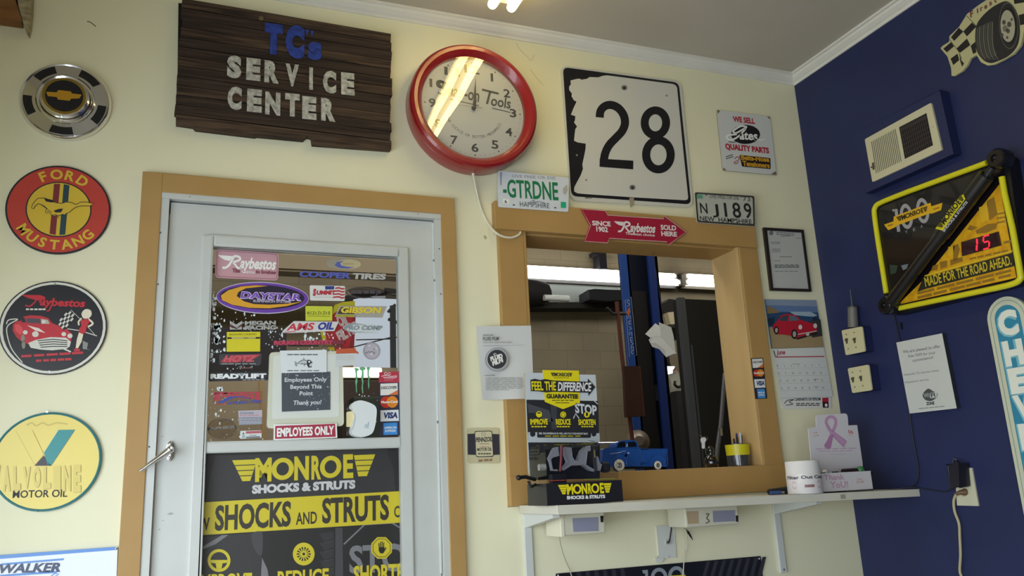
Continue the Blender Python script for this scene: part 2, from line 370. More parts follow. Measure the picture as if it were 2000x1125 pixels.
for lo, hi in (((fx0, YD, .012), (gx0, YD + .04, fz)), ((gx1, YD, .012), (fx1, YD + .04, fz)), ((gx0, YD, gz1), (gx1, YD + .04, fz)), ((gx0, YD, lz1), (gx1, YD + .04, gz0)), ((gx0, YD, .012), (gx1, YD + .04, lz0))): b.box(lo, hi, DOORW)
DOOR = struct(b, 'door_1')
b = B(); mw = mx((417.8, 484.2), y=YD) - mx((395.6, 459), y=YD)    # raised moulding round the glazing
for lo, hi in (((gx0 - mw, YD - .010, lz0 - mw), (gx0, YD + .012, gz1 + mw)), ((gx1, YD - .010, lz0 - mw), (gx1 + mw, YD + .012, gz1 + mw)),
               ((gx0, YD - .010, gz1), (gx1, YD + .012, gz1 + mw)), ((gx0, YD - .004, lz1), (gx1, YD + .012, gz0)), ((gx0, YD - .010, lz0 - mw), (gx1, YD + .012, lz0))): b.box(lo, hi, DOORW)
b.build('glazing_moulding', DOOR, bevel=.006)
GLASS = glassy('window_glass', .025)
B().box((gx0, YG, gz0 - .01), (gx1, YG + .004, gz1 + .006), GLASS).build('pane', DOOR)
B().box((gx0, YG, lz0), (gx1, YG + .004, lz1 + .006), GLASS).build('pane', DOOR)
b = B(); p0 = zp('P', 272, 535, y=YD - .002)
b.prism([(p0.x + u * .013, p0.y, p0.z + v * .031) for u, v in arc(0, 0, 1, n=24)], (0, -.008, 0), CHROME)
b.ball(p0 + Vector((0, -.010, .021)), .006, .004, .006, CHROME, 10); b.ball(p0 + Vector((0, -.010, -.021)), .006, .004, .006, CHROME, 10)
H = b.build('handle', DOOR, label='chrome lever handle', bevel=.002)
b = B(); t = zp('P', 127, 630, y=YD - .055); r = p0 + Vector((0, -.045, .002))
b.tube([p0 + Vector((0, -.004, .002)), r], .0085, CHROME, 12); b.tube([r + (r - t) * .06, r, r + (t - r) * .35, r + (t - r) * .7, t], .0125, CHROME, 12, r1=.0042); b.ball(r, .012, .012, .012, CHROME, 12)
b.build('lever', H)
for a0, a1 in (((845.5, 436), (847, 507)), ((847.3, 511), (849.5, 546)), ((849.8, 550), (855, 822)), ((855.2, 827), (861.5, 1120))):
    B().tube([hit(*a0, y=YD - .004), hit(*a1, y=YD - .004)], .0055, DOORW, 10).build('hinge', DOOR)
b = B(); F = zf('P', y=YD - .0004)
for pts in ([(225, 465), (240, 462), (238, 470)], [(256, 832), (275, 824), (292, 830), (272, 838)], [(230, 862), (243, 860), (240, 867)], [(215, 905), (222, 900), (226, 912)]): b.poly(F, pts, M('#a7a8a3', .6), 0)
b.build('scuff', DOOR)
# ---------------------------------------------------------------- service window frame
YW = YB - .024
b = B()
b.box((1.073, YW, 1.0), (WX0, YB, 2.03), WOODC); b.box((WX1, YW, WZ0), (2.278, YB, 2.035), WOODC)      # side casings
b.box((1.058, YW - .012, 2.024), (2.272, YB, 2.137), WOODC)                                            # head board
b.box((1.073, YW - .004, 1.0), (2.285, YB, WZ0 + .012), WOODC)                                         # apron
b.box((WX0, YB, WZ0 - .03), (WX1, YF, WZ0 + .012), WOODC)                                              # sill
b.box((WX0, YB, WZ1 - .012), (WX1, YF, WZ1), WOODC)
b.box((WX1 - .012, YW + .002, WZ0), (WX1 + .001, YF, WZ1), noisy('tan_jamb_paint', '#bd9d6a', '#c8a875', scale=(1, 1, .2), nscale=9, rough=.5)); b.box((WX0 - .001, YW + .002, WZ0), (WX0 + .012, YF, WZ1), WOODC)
struct(b, 'window_1', bevel=.0025)
SILL = WZ0 + .012
# ================================================================ the bay behind the wall
YW2 = 8.0
b = B(); ox0, ox1, oz0, oz1 = hit(690, 650, y=YW2).x, hit(835, 650, y=YW2).x, hit(740, 718, y=YW2).z, hit(740, 574, y=YW2).z
for lo, hi in (((-2.2, YW2, -1), (ox0, YW2 + .2, 4.6)), ((ox0, YW2, -1), (ox1, YW2 + .2, oz0)), ((ox0, YW2, oz1), (ox1, YW2 + .2, 4.6)), ((ox1, YW2, -1), (7.4, YW2 + .2, 4.6))): b.box(lo, hi, BLOCK)
struct(b, 'wall_bay_back')
struct(B().box((-2.3, YF, -1), (-2.2, YW2, 4.6), BLOCK), 'wall_bay_left'); struct(B().box((7.3, YF, -1), (7.4, YW2, 4.6), BLOCK), 'wall_bay_right')
struct(B().box((-2.3, YF, 4.5), (7.4, YW2 + .2, 4.6), M('#9a927f', .8)), 'ceiling_bay'); struct(B().box((-2.3, YF, -.08), (7.4, YW2 + .2, 0), M('#5c5852', .8)), 'floor_bay')
b = B(); b.box((-2.3, YB + .02, ZC + .1), (XR + .2, YF, 4.6), BLOCK); b.box((XR + .1, YB + .02, -.08), (7.4, YF, 4.6), BLOCK); b.box((-2.3, YB + .02, -.08), (XL - .1, YF, 4.6), BLOCK); struct(b, 'wall_bay_front')
# round-headed frame in the far opening
b = B(); F = zf('K', y=YW2 - .02); b.poly(F, [(520, 505), (640, 470), (770, 455), (950, 470), (1100, 500), (1110, 540), (1050, 505), (960, 494), (800, 500), (640, 530), (520, 560)], M('#1d1c20', .7), 0); b.slab(F, [(930, 420), (1100, 440), (1100, 470), (930, 462)], M('#1d1c20', .7), .02)
struct(b, 'window_2', label=None)
# cream girder and tan soffit high up behind the door glass
b = B(); a, c = zp('K', -500, 55, y=7.2), zp('K', 1300, 162, y=7.2); zt, zb = (a.z + c.z) / 2 + .03, (a.z + c.z) / 2 - .03
b.box((-2.2, 7.15, zb), (2.4, 7.25, zt), M('#e6d9a0', .6)); b.box((-2.2, 7.1, zb - .13), (2.4, 7.28, zb), M('#a2947a', .7)); b.box((-2.2, 7.12, zb - .15), (2.4, 7.3, zb - .13), M('#8d7c62', .7))
struct(b, 'beam_bay')
TUBE = M('#fff8e8', .4, emit=9.0); TUBEC = M('#f4f8ff', .4, emit=9.0); SOCK = M('#d9d6cc', .5)
def strip_light(label, ends, y, r, group, mats, hous):
    t = thing('strip_light', label, 'light', (ends[0][0] + ends[0][1]) / 2, group)
    b = B()
    for a, c in ends[:1]:
        lo = min(e[0].z for e in ends) - .06; hi = max(e[0].z for e in ends) + .05
        b.box((a.x - .04, y + r + .01, lo), (c.x + .04, y + r + .07, hi), hous)
    b.build('housing', t)
    for (a, c), m in zip(ends, mats):
        B().tube([a, c], r, m, 12).build('tube', t); 
        for q in (a, c): B().box((q.x - .018, y - .03, q.z - .035), (q.x + .018, y + r + .02, q.z + .035), SOCK).build('socket', t)
YL = 7.86
def lev(z, u0, v0, z2, u1, v1): a, c = zp(z, u0, v0, y=YL), zp(z2, u1, v1, y=YL); k = (a.z + c.z) / 2; return Vector((a.x, YL, k)), Vector((c.x, YL, k))
strip_light('long twin-tube strip light on the bay wall, reaching behind the blue post', [lev('T', -260, 262, 'U', 505, 342), lev('T', -260, 312, 'U', 540, 398)], YL, .036, 'twin-tube lights on the bay wall', [TUBE, TUBEC], M('#4a4640', .6))
strip_light('shorter lit twin-tube strip light right of the blue post', [lev('U', 600, 350, 'U', 1300, 385), lev('U', 600, 398, 'U', 1300, 432)], YL, .038, 'twin-tube lights on the bay wall', [TUBE, TUBE], M('#4a4640', .6))
a, c = hit(668, 727, y=7.9), hit(745, 727, y=7.9); k = c.z
t = thing('strip_light', 'bright strip light seen low through the door glass behind the green claw sticker', 'light', (a + c) / 2)
B().box((a.x, 7.93, k - .05), (c.x, 8.0, k + .05), SOCK).build('housing', t)
for dz in (-.02, .02): B().tube([Vector((a.x, 7.9, k + dz)), Vector((c.x, 7.9, k + dz))], .019, TUBE, 10).build('tube', t)
# ledge with dark clutter on the far wall
y = 7.75; b = B(); a, c = zp('T', 60, 590, y=y), zp('T', 1400, 590, y=y); F = zf('T', y=y)
pts = [(60, 612)]
k = 60
while k < 1000: pts.append((k, 560 + random.random() * 22)); k += 14 + random.random() * 18
pts += [(1000, 612)]; b.slab(F, pts[::-1], M('#2a2825', .9), .2)
b.build('wall_ledge', label='dark ledge heaped with grimy small stock along the bay wall', cat='ledge')
b = B(); q = [zp('T', u, v, y=7.7) for u, v in ((-60, 470), (90, 478), (200, 480), (270, 484), (300, 478))]; b.tube(q, .16, M('#1c1b1f', .8), 12, r1=.10)
t = thing('dark_bundle', 'long dark rolled bundle with a white inner tube on the bay ledge', 'bundle', q[2]); b.build('wrap', t)
b = B(); b.tube([zp('T', 270, 525, y=7.5), zp('T', 480, 535, y=7.5)], .032, M('#dfe6e6', .4), 10); b.build('inner_tube', t, label='white tube end')
b = B(); F = zf('T', y=7.6); b.slab(F, [(648, 460), (700, 455), (800, 458), (960, 462), (960, 545), (800, 548), (655, 540)], M('#1b1c22', .8), .25)
b.build('dark_carton', label='wide dark carton on the ledge just left of the blue post', cat='box', bevel=.02)
b = B(); F = zf('T', y=7.8)
b.slab(F, [(700, 128), (770, 122), (795, 140), (805, 282), (745, 282), (735, 160), (705, 160)], M('#23222e', .7), .15); b.slab(F, [(720, 100), (865, 112), (830, 124), (760, 120)], M('#23222e', .7), .15)
b.build('wall_hook', label='dark steel hanger bracket above the long strip light', cat='bracket')
b = B(); F = zf('T', y=7.93); b.slab(F, [(90, 385), (960, 410), (960, 565), (90, 560)], M('#8e948c', .7), .05); struct(b, 'trim_5')
# blue lift post: an open channel with the carriage slot facing the room
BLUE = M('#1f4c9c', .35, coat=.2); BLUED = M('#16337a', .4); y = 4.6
px_ = lambda u, v: zp('U', u, v, y=y)
xl, xa, xb, xr = px_(42, 110).x, px_(128, 300).x, px_(292, 300).x, px_(372, 300).x
LP = thing('lift_post', 'tall blue vehicle lift post in the bay behind the service window', 'lift', ((xl + xr) / 2, y + .1, 0))
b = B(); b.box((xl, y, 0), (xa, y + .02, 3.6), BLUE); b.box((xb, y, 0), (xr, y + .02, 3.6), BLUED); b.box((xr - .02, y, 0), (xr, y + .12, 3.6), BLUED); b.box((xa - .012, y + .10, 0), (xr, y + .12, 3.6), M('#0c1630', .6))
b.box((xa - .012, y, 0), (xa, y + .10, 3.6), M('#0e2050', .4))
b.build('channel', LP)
b = B(); F = zf('U', y=y - .001); wl = M('#c3cfe0', .5)
F2 = af(px_(85, 1025) + Vector((0, -.001, 0)), px_(128, 1025) - px_(85, 1025), px_(85, 540) - px_(85, 1025), (0, -1, 0))
xs = [(90, 545), (140, 517), (188, 1012), (128, 1026)]; b.stroke(F, xs, 2.5, wl, 1, True)
b.poly(F, [(100, 650), (125, 605), (135, 640), (120, 680)], M('#c0683a', .5), 1)
for k, (u, v) in enumerate(((118, 560), (118, 585), (124, 690), (130, 735), (133, 785), (137, 830), (143, 875), (148, 915), (150, 950), (152, 985))):
    if k % 3 == 1: b.stroke(F, [(u - 10, v - 18), (u + 12, v), (u - 8, v + 14)], 4, wl, 1)
    elif k % 3 == 0: b.stroke(F, arc(u, v, 9, 15, 30, 330, 12), 4, wl, 1)
    else: b.stroke(F, [(u - 10, v + 12), (u - 8, v - 14), (u + 10, v - 10), (u + 10, v + 16)], 4, wl, 1)
b.build('maker_plate', LP, label='blue plate with pale upright lettering')
b = B(); b.box((xa + .02, y + .03, 0), (xb - .02, y + .095, 2.3), M('#0c0c0f', .6)); b.build('carriage', LP)
b = B(); b.tube([zp('V', 470, 440, y=y + .05), zp('V', 510, 820, y=y + .05)], .006, M('#cfd3d8', .3, .6), 8); b.build('cable', LP)
b = B(); b.tube([zp('V', 515, 320, y=y + .03), zp('V', 520, 395, y=y + .03)], .010, STEEL, 8); b.box(zp('V', 480, 400, y=y + .04), zp('V', 500, 270, y=y + .06), M('#35353d', .5)); b.build('latch', LP)
# rusty stand with a board left of the post
RUST = M('#5a2a20', .75); y = 4.5; b = B()
b.tube([zp('T', 885, 560, y=y), zp('V', 190, 0, y=y), zp('V', 285, 760, y=y)], .013, RUST, 8); b.tube([zp('T', 800, 610, y=y), zp('T', 850, 662, y=y), zp('T', 960, 662, y=y)], .01, M('#1d1a1a', .7), 8)
t = thing('rusty_stand', 'rust red upright pipe stand left of the blue post', 'stand', zp('V', 285, 760, y=y)); b.build('pipe', t)
b = B(); F = zf('V', y=y - .03); b.slab(F, [(212, 110), (345, 105), (392, 530), (232, 540)], noisy('brown_board', '#3b2119', '#4a2b20', nscale=3), .03); b.stroke(F, [(345, 110), (384, 525)], 4, M('#7a3b22', .6), 1); b.build('board', t, label='dark brown board')
b = B(); y = 4.57; b.lathe(zp('V', 322, 745, y=y) + Vector((0, -.02, 0)), (-.35, -1, .1), [(0, .02), (.03, .02), (.036, .012), (.07, 0), (.075, -.02), (.055, -.03)], M('#7c7166', .4, .5), 24)
b.build('cover_disc', LP, label='small grey steel disc')
# dark cabinet at the right with its grey edge
y = 3.45; a, c = zp('U', 545, 533, y=y), zp('U', 872, 545, y=y)
t = thing('dark_cabinet', 'tall near-black cabinet with grey edge right of the lift post', 'cabinet', (a.x + .2, y + .2, 0))
B().box((a.x, y, 0), (a.x + .75, y + .06, a.z), M('#0b0b0d', .6)).build('body', t)
b = B(); b.box((a.x - .006, y - .012, 0), (a.x + .028, y + .02, a.z + .004), M('#44464c', .45)); b.box((a.x + .034, y - .012, 0), (a.x + .046, y, a.z - .24), M('#3c3d44', .45)); b.build('edge_strip', t, label='grey metal edge')
b = B(); b.tube([zp('V', 1062, 175, y=3.3), zp('V', 1030, 600, y=3.25), zp('V', 1003, 790, y=3.22), zp('V', 985, 1000, y=3.2), Vector((zp('V', 900, 1900, y=3.1).x, 3.1, 0.0))], .011, M('#57585e', .4, .3), 10); p = zp('V', 1030, 660, y=3.22); b.box(p - Vector((.008, .006, .02)), p + Vector((.004, .004, .015)), STEEL)
b.build('grey_pole', label='grey pole leaning in front of the dark cabinet', cat='pole')
# machine, lamp and hose seen between post and cabinet
y = 6.2; F = zf('V', y=y)
t = thing('grey_machine', 'pale grey machine with a looped black hose between post and cabinet', 'machine', zp('V', 660, 320, y=y))
b = B(); b.slab(F, [(575, 175), (650, 160), (690, 190), (715, 260), (725, 322), (610, 326), (598, 250)], M('#9a9a8c', .6), .25); b.build('body', t, bevel=.02)
B().tube(smooth2([zp('V', u, v, y=y - .05) for u, v in ((642, 235), (640, 265), (665, 285), (695, 275), (700, 240))]), .012, BLK, 8).build('hose', t)
B().tube(smooth2([zp('V', u, v, y=y - .02) for u, v in ((585, 30), (582, 70), (600, 100), (620, 170))]), .008, BLK, 8).build('cable', t)
a, c = zp('V', 600, 330, y=y), zp('V', 760, 330, y=y); B().box((a.x, y - .1, 0), (c.x, y + .3, a.z), M('#1c1b1d', .7)).build('base', t, label='dark base cabinet')
b = B(); b.slab(F, [(622, 175), (640, 140), (675, 150), (685, 178)], M('#b03a34', .5), .1); b.build('red_cap', t, label='red cap')
b = B(); b.slab(zf('V', y=6.0), [(566, 110), (640, 112), (632, 130), (622, 140), (622, 168), (572, 170)], M('#ffffff', .4, emit=6), .06); b.build('work_lamp', t, label='small bright lamp')
y = 6.8; b = B(); F = zf('U', y=y); b.slab(F, [(400, 575), (440, 560), (460, 535), (500, 540), (530, 545), (545, 600), (540, 640), (420, 640)], M('#22221f', .8), .2)
b.build('dark_clutter', label='dark clutter on a shelf just right of the blue post', cat='clutter')
t = thing('steel_rack', 'dark steel rack standing behind the buff carton and the blue post', 'rack', zp('U', 480, 760, y=6.9))
a, c = zp('U', 395, 700, y=6.85), zp('U', 560, 700, y=6.85); z1 = zp('U', 480, 642, y=6.8).z
for xx in (a.x, c.x): B().box((xx - .02, 6.8, 0), (xx + .02, 6.84, z1), M('#26262a', .6)).build('post', t)
B().box((a.x, 6.78, z1 - .03), (c.x, 7.1, z1), M('#26262a', .6)).build('shelf', t); z2 = min(zp('U', 475, 755, y=6.4).z, zp('U', 540, 735, y=6.4).z) - .002; B().box((zp('U', 445, 700, y=6.4).x, 6.36, z2 - .03), (c.x, 7.1, z2), M('#26262a', .6)).build('shelf', t)
b = B(); b.slab(zf('U', y=6.4), [(450, 650), (540, 640), (545, 735), (475, 755)], M('#c3b998', .7), .1); b.build('buff_carton', label='buff carton beside the cabinet under the dark clutter', cat='box')
# brown and dark shapes behind the lower part of the door glass
b = B(); p = hit(405, 742, y=5.2); b.box((p.x, 5.2, 0), (hit(640, 742, y=5.2).x, 5.3, p.z), noisy('plywood', '#b3a48c', '#c2b39a', nscale=3)); b.build('plywood_panel', label='tan plywood panel standing behind the lower left of the door glass', cat='panel')
b = B(); b.slab(zf('L', y=5.1), [(590, 480), (625, 478), (770, 2760), (740, 2760)], M('#c9a878', .6), .03); b.build('wooden_lath', label='thin tan lath leaning against the plywood panel', cat='lath')
p = hit(400, 640, y=6.6); b = B(); b.box((p.x, 6.6, 0), (hit(560, 640, y=6.6).x, 6.9, p.z), M('#24242c', .7)); b.build('dark_foliage_block', label='dark block in place of reflected foliage behind the red and black stickers on the door glass', cat='block')  # dark block added for the foliage silhouettes reflected in the door glass
p = hit(668, 742, y=6.3); q = hit(690, 775, y=6.1); b = B(); b.box((p.x, 6.3, 0), (hit(880, 742, y=6.3).x, 6.7, p.z), M('#3a2a26', .7)); b.box((q.x, 6.1, 0), (hit(750, 775, y=6.1).x, 6.3, q.z), M('#25302a', .7)); b.build('tool_chest', label='dark brown tool chest behind the white freshener on the door glass', cat='chest', bevel=.01)
struct(B().box((-4, YW2 + .2, -.2), (12, 26, -.1), M('#77756f', .9)), 'ground')
# utility pole outside the far opening
y = 15.0; t = thing('utility_pole', 'utility pole with cross-arms outside, seen through the door glass', 'pole', hit(767, 760, y=y)); WD = M('#4a4640', .8)
b = B(); p = zp('K', 1016, 1500, y=y); b.tube([Vector((p.x, y, -.1)), p, zp('K', 1008, 600, y=y)], .06, WD, 8); b.build('post', t)
for u0, v0, u1, v1 in ((960, 662, 1032, 588), (962, 732, 1060, 770)): B().tube([zp('K', u0, v0, y=y), zp('K', u1, v1, y=y)], .032, WD, 6).build('cross_arm', t)
b = B()
for u0, v0, u1, v1 in ((640, 940, 1008, 930), (620, 1010, 1008, 910), (1010, 920, 1100, 905)): b.tube([zp('K', u0, v0, y=y), zp('K', u1, v1, y=y)], .012, WD, 5)
b.build('wire', t)
# ================================================================ signs left of the door
def slabsign(name, label, cat, z, quad, T, m, mside=None, y=None, x=None, r=.06, group=None, gap=.001):
    """a flat rectangular sign of thickness T fixed to the wall; returns builder and its face frame"""
    F = zf(z, y=None if y is None else y - T - gap, x=None if x is None else x - T - gap)
    b = B(); b.slab(F, rrect(*quad, r=r) if r else quad, m, T, mside); return b, F
# hubcap
_, C, r = flat_disc('', '', '', (40, 200), (217, 205), (125, 127), (130, 280), YB)
t = thing('hubcap', 'chrome hubcap with gold emblem and black patches, topmost of the round pieces', 'hubcap', C)
b = B(); k = r / .136
b.lathe(C, (0, -1, 0), [(q * k, h) for q, h in ((.132, 0), (.136, .012), (.134, .022), (.129, .028), (.125, .026), (.088, .030), (.084, .040), (.078, .046), (.072, .044), (.066, .048), (.062, .056), (.058, .058), (.0, .0585))], CHROME, 64)
b.build('cap', t, angle=30)
for a in (126, 54, -20, -92, -164):
    F = af(C + Vector((0, -.0292, 0)), (k, 0, 0), (0, 0, k), (0, -1, 0)); b = B()
    o = [(.122 * math.cos(math.radians(a + q)), .122 * math.sin(math.radians(a + q))) for q in range(-17, 18, 2)]; i_ = [(.096 * math.cos(math.radians(a + q)), .096 * math.sin(math.radians(a + q))) for q in range(17, -18, -2)]
    b.slab(F, o + i_, M('#141418', .4), .003); b.build('patch', t, label='black painted patch')
F = af(C + Vector((0, -.0588, 0)), (k, 0, 0), (0, 0, k), (0, -1, 0)); b = B()
b.ring(F, arc(0, 0, .064), arc(0, 0, .055), M('#a58a3e', .35, .8), 1); b.poly(F, arc(0, 0, .055), M('#17171d', .35), 2)
bt = [(-.046, -.008), (-.02, -.008), (-.017, -.016), (.017, -.016), (.020, -.008), (.044, -.004), (.050, .010), (.022, .010), (.018, .017), (-.018, .017), (-.022, .008), (-.052, .006)]
b.slab(af(C + Vector((0, -.062, 0)), (k, 0, 0), (0, 0, k), (0, -1, 0)), bt, M('#c9962a', .35, .3), .003); b.build('emblem', t, label='gold emblem on black disc')
# round red and yellow sign with running horse
F, C, r = flat_disc('', '', '', (10, 410), (216, 410), (115, 323), (113, 497), YB - .008)
b = B(); DK = M('#25222c', .4); RED = M('#c0433a', .35); OCH = M('#d8b83c', .4)
b.lathe(C, (0, 1, 0), [(0, 0), (r, 0), (r, .007), (0, .007)], DK, 64)
b.poly(F, arc(0, 0, .965), RED, 1); b.poly(F, arc(0, 0, .625), DK, 2); b.poly(F, arc(0, 0, .60), OCH, 3)
for x0, x1, m in ((-.135, -.02, M('#7c2a2e', .5)), (.05, .16, M('#24414a', .5))):
    b.poly(F, [(x0, -math.sqrt(.36 - x0 * x0) + .02), (x1, -math.sqrt(.36 - x1 * x1) + .02), (x1, math.sqrt(.36 - x1 * x1) - .02), (x0, math.sqrt(.36 - x0 * x0) - .02)], m, 4)
b.arctext(F, 'FORD', 0, 0, .795, 88, 19, .21, OCH, 2, .03); b.arctext(F, 'MUSTANG', 0, 0, .795, -92, 16.5, .2, OCH, 2, .03, True)
FH = zf('B', y=YB - .008)
horse = [(268, 462), (275, 435), (300, 402), (322, 380), (345, 380), (372, 378), (405, 388), (440, 400), (475, 418), (520, 425), (560, 412), (600, 415), (640, 432), (660, 428), (680, 412), (735, 412), (792, 428), (760, 445), (690, 445), (650, 452), (620, 470), (585, 500), (560, 510), (548, 522), (530, 515), (500, 528), (450, 515), (500, 545), (440, 522), (405, 490), (395, 512), (385, 490), (400, 468), (372, 445), (345, 430), (322, 425), (300, 445), (285, 470)]
b.poly(FH, horse, OCH, 5); b.stroke(FH, horse, 5, DK, 6, True)
b.poly(FH, [(372, 378), (440, 395), (470, 415), (430, 415), (390, 408)], DK, 6); b.poly(FH, [(455, 485), (500, 470), (535, 468), (515, 500), (470, 500)], DK, 6); b.stroke(FH, [(345, 430), (390, 465), (440, 500)], 4, DK, 6)
b.build('round_sign', label='round red and yellow metal sign with a running horse', cat='sign')
# round black sign with red car
F, C, r = flat_disc('', '', '', (-2, 640), (208, 640), (104, 548), (104, 733), YB - .008)
b = B(); NB = M('#17151d', .4); CR = M('#d9d8cc', .4); R2 = M('#c02634', .4); R3 = M('#e04a52', .4)
b.lathe(C, (0, 1, 0), [(0, 0), (r, 0), (r, .007), (0, .007)], NB, 64)
b.ring(F, arc(0, 0, .975), arc(0, 0, .925), CR, 1)
F = zf('C', y=YB - .008)
b.poly(F, [(178, 242), (345, 245), (385, 262), (380, 300), (300, 285), (240, 270)], R2, 2)
b.stroke(F, smooth2([(215, 330), (250, 340), (290, 310), (320, 270), (360, 258), (372, 280), (330, 305)]), 12, R2, 3)
b.text(F, 'aybestos', 335, 330, 715, 345, 62, R2, 3, .04, .15); b.stroke(F, smooth2([(395, 380), (420, 370), (435, 330)]), 12, R2, 3)
lines(b, F, 220, 395, (365,), 14, CR, 3)
b.poly(F, [(110, 490), (145, 465), (175, 462), (200, 425), (260, 415), (350, 420), (410, 440), (440, 480), (560, 530), (610, 570), (600, 650), (560, 690), (330, 695), (240, 660), (190, 640), (140, 600), (108, 545)], R2, 2)
b.poly(F, [(125, 495), (160, 490), (190, 520), (200, 560), (170, 580), (130, 545)], R3, 3); b.poly(F, [(180, 440), (205, 432), (220, 475), (185, 475)], NB, 3); b.poly(F, [(225, 440), (340, 445), (345, 485), (225, 480)], M('#4a4650', .4), 3); b.poly(F, [(345, 445), (405, 455), (420, 488), (350, 488)], M('#b8b4a8', .4), 3)
b.poly(F, [(230, 500), (330, 525), (385, 565), (300, 545)], M('#e8d8cc', .4), 3)
for cx, cy, q in ((300, 575, 28), (592, 590, 22), (370, 470, 16), (215, 560, 20), (540, 575, 20)): b.poly(F, arc(cx, cy, q, q * .9, n=16), CR, 4)
b.poly(F, [(240, 650), (300, 625), (430, 600), (560, 605), (600, 640), (590, 680), (560, 700), (440, 712), (340, 705), (260, 690)], CR, 4)
for k in range(4): b.stroke(F, [(320 + 8 * k, 632 + 18 * k), (450, 618 + 20 * k), (570, 632 + 16 * k)], 7, NB, 5)
b.stroke(F, [(530, 695), (600, 725)], 12, CR, 5)
for cx, cy in ((195, 610), (200, 665)): b.poly(F, arc(cx, cy, 16, 34, n=16), M('#8b877c', .5), 3)
fl = [(580, 370), (645, 420), (540, 545), (482, 480)]
b.poly(F, fl, CR, 4)
for i in range(5):
    for j in range(5):
        if (i + j) % 2: continue
        g = lambda a, c: tuple(Vector(fl[0]) * (1 - a) * (1 - c) + Vector(fl[1]) * a * (1 - c) + Vector(fl[2]) * a * c + Vector(fl[3]) * (1 - a) * c)
        b.poly(F, [g(i / 5, j / 5), g((i + 1) / 5, j / 5), g((i + 1) / 5, (j + 1) / 5), g(i / 5, (j + 1) / 5)], NB, 5)
SKN = M('#e4dcc4', .5)
b.poly(F, smooth2([(690, 400), (720, 365), (765, 372), (775, 410), (750, 440), (705, 440)], 4, True), SKN, 4)
b.poly(F, [(680, 470), (700, 450), (745, 445), (760, 470), (735, 510), (725, 560), (700, 575), (665, 560), (670, 530), (690, 505)], R2, 5)
b.stroke(F, smooth2([(745, 445), (785, 485), (740, 515)]), 16, SKN, 4); b.stroke(F, smooth2([(690, 440), (665, 470), (668, 500)]), 14, SKN, 4)
b.poly(F, [(668, 560), (705, 575), (690, 640), (660, 695), (640, 695), (650, 620)], SKN, 4); b.poly(F, [(625, 705), (650, 690), (680, 705), (675, 720), (630, 722)], R2, 5)
b.stroke(F, [(600, 370), (740, 510), (810, 590)], 4, CR, 4); b.stroke(F, [(570, 530), (680, 545), (820, 590)], 7, CR, 3); b.poly(F, [(700, 630), (745, 650), (735, 700), (770, 708), (700, 700)], M('#8f8c88', .5), 3)
b.stroke(F, smooth2([(55, 490), (75, 455), (150, 450), (70, 500), (60, 570), (100, 700), (190, 815)]), 9, CR, 3)
lines(b, F, 180, 715, (762,), 20, R2, 3, slope=-.06); lines(b, F, 305, 610, (800,), 20, R2, 3, slope=-.05)
for u, v in ((465, 152), (418, 890)): b.poly(F, arc(u, v, 9, 8, n=12), STEEL, 3)
b.build('round_sign', label='round black metal sign with a red car and a chequered flag', cat='sign')
# round yellow oil sign
F, C, r = flat_disc('', '', '', (-12, 905), (193, 890), (95, 800), (75, 1005), YB - .010)
b = B(); OY = M('#e6d166', .35); TEAL = M('#1d8a8c', .4)
b.lathe(C, (0, 1, 0), [(0, 0), (r * .95, 0), (r * .97, -.003), (r, -.001), (r, .009), (0, .009)], M('#3f7e86', .4), 64); b.poly(F, arc(0, 0, .955), OY, 1)
F = zf('D', y=YB - .010); EMB = M('#d8c35c', .35); EM2 = M('#c8b455', .35)
b.slab(zf('D', y=YB - .013), [(372, 195), (477, 193), (325, 422), (305, 420), (280, 340)], TEAL, .003); b.stroke(F, [(372, 195), (280, 345)], 5, M('#e9e6c8', .4), 3)
b.slab(zf('D', y=YB - .013), [(220, 423), (278, 358), (325, 422)], M('#2b2330', .4), .003)
b.slab(zf('D', y=YB - .012), [(100, 200), (205, 196), (278, 350), (222, 420)], OY, .002); b.stroke(zf('D', y=YB - .012), [(205, 196), (278, 350)], 3, EM2, 1); b.stroke(zf('D', y=YB - .012), [(100, 200), (222, 420)], 3, EM2, 1)
for i, c in enumerate('VALVOLINE'):
    x = -45 + i * 64; hh = 150 - 10 * (i if i < 5 else 8 - i); b.text(zf('D', y=YB - .0125), c, x, 580 - 3.5 * (4 - abs(i - 4)) * 2, x + 48, 578 - 3.5 * (4 - abs(i - 4)) * 2, hh, EMB, 1, .06, up=(0, -1)); b.text(F, c, x + 4, 584 - 7 * (4 - abs(i - 4)), x + 52, 582 - 7 * (4 - abs(i - 4)), hh, EM2, 2, .06, up=(0, -1))
b.stroke(F, smooth2([(170, 165), (200, 150), (230, 168), (270, 150), (310, 165), (360, 150), (430, 158)]), 8, EM2, 3)
b.text(F, 'MOTOR OIL', 80, 628, 428, 620, 46, INK, 3, .012); b.poly(F, arc(300, 80, 8, 6, n=10), STEEL, 3); b.poly(F, arc(243, 712, 5, 4, n=10), INK, 3)
b.build('round_sign', label='round yellow metal motor oil sign with teal rim, lowest of the round signs', cat='sign')
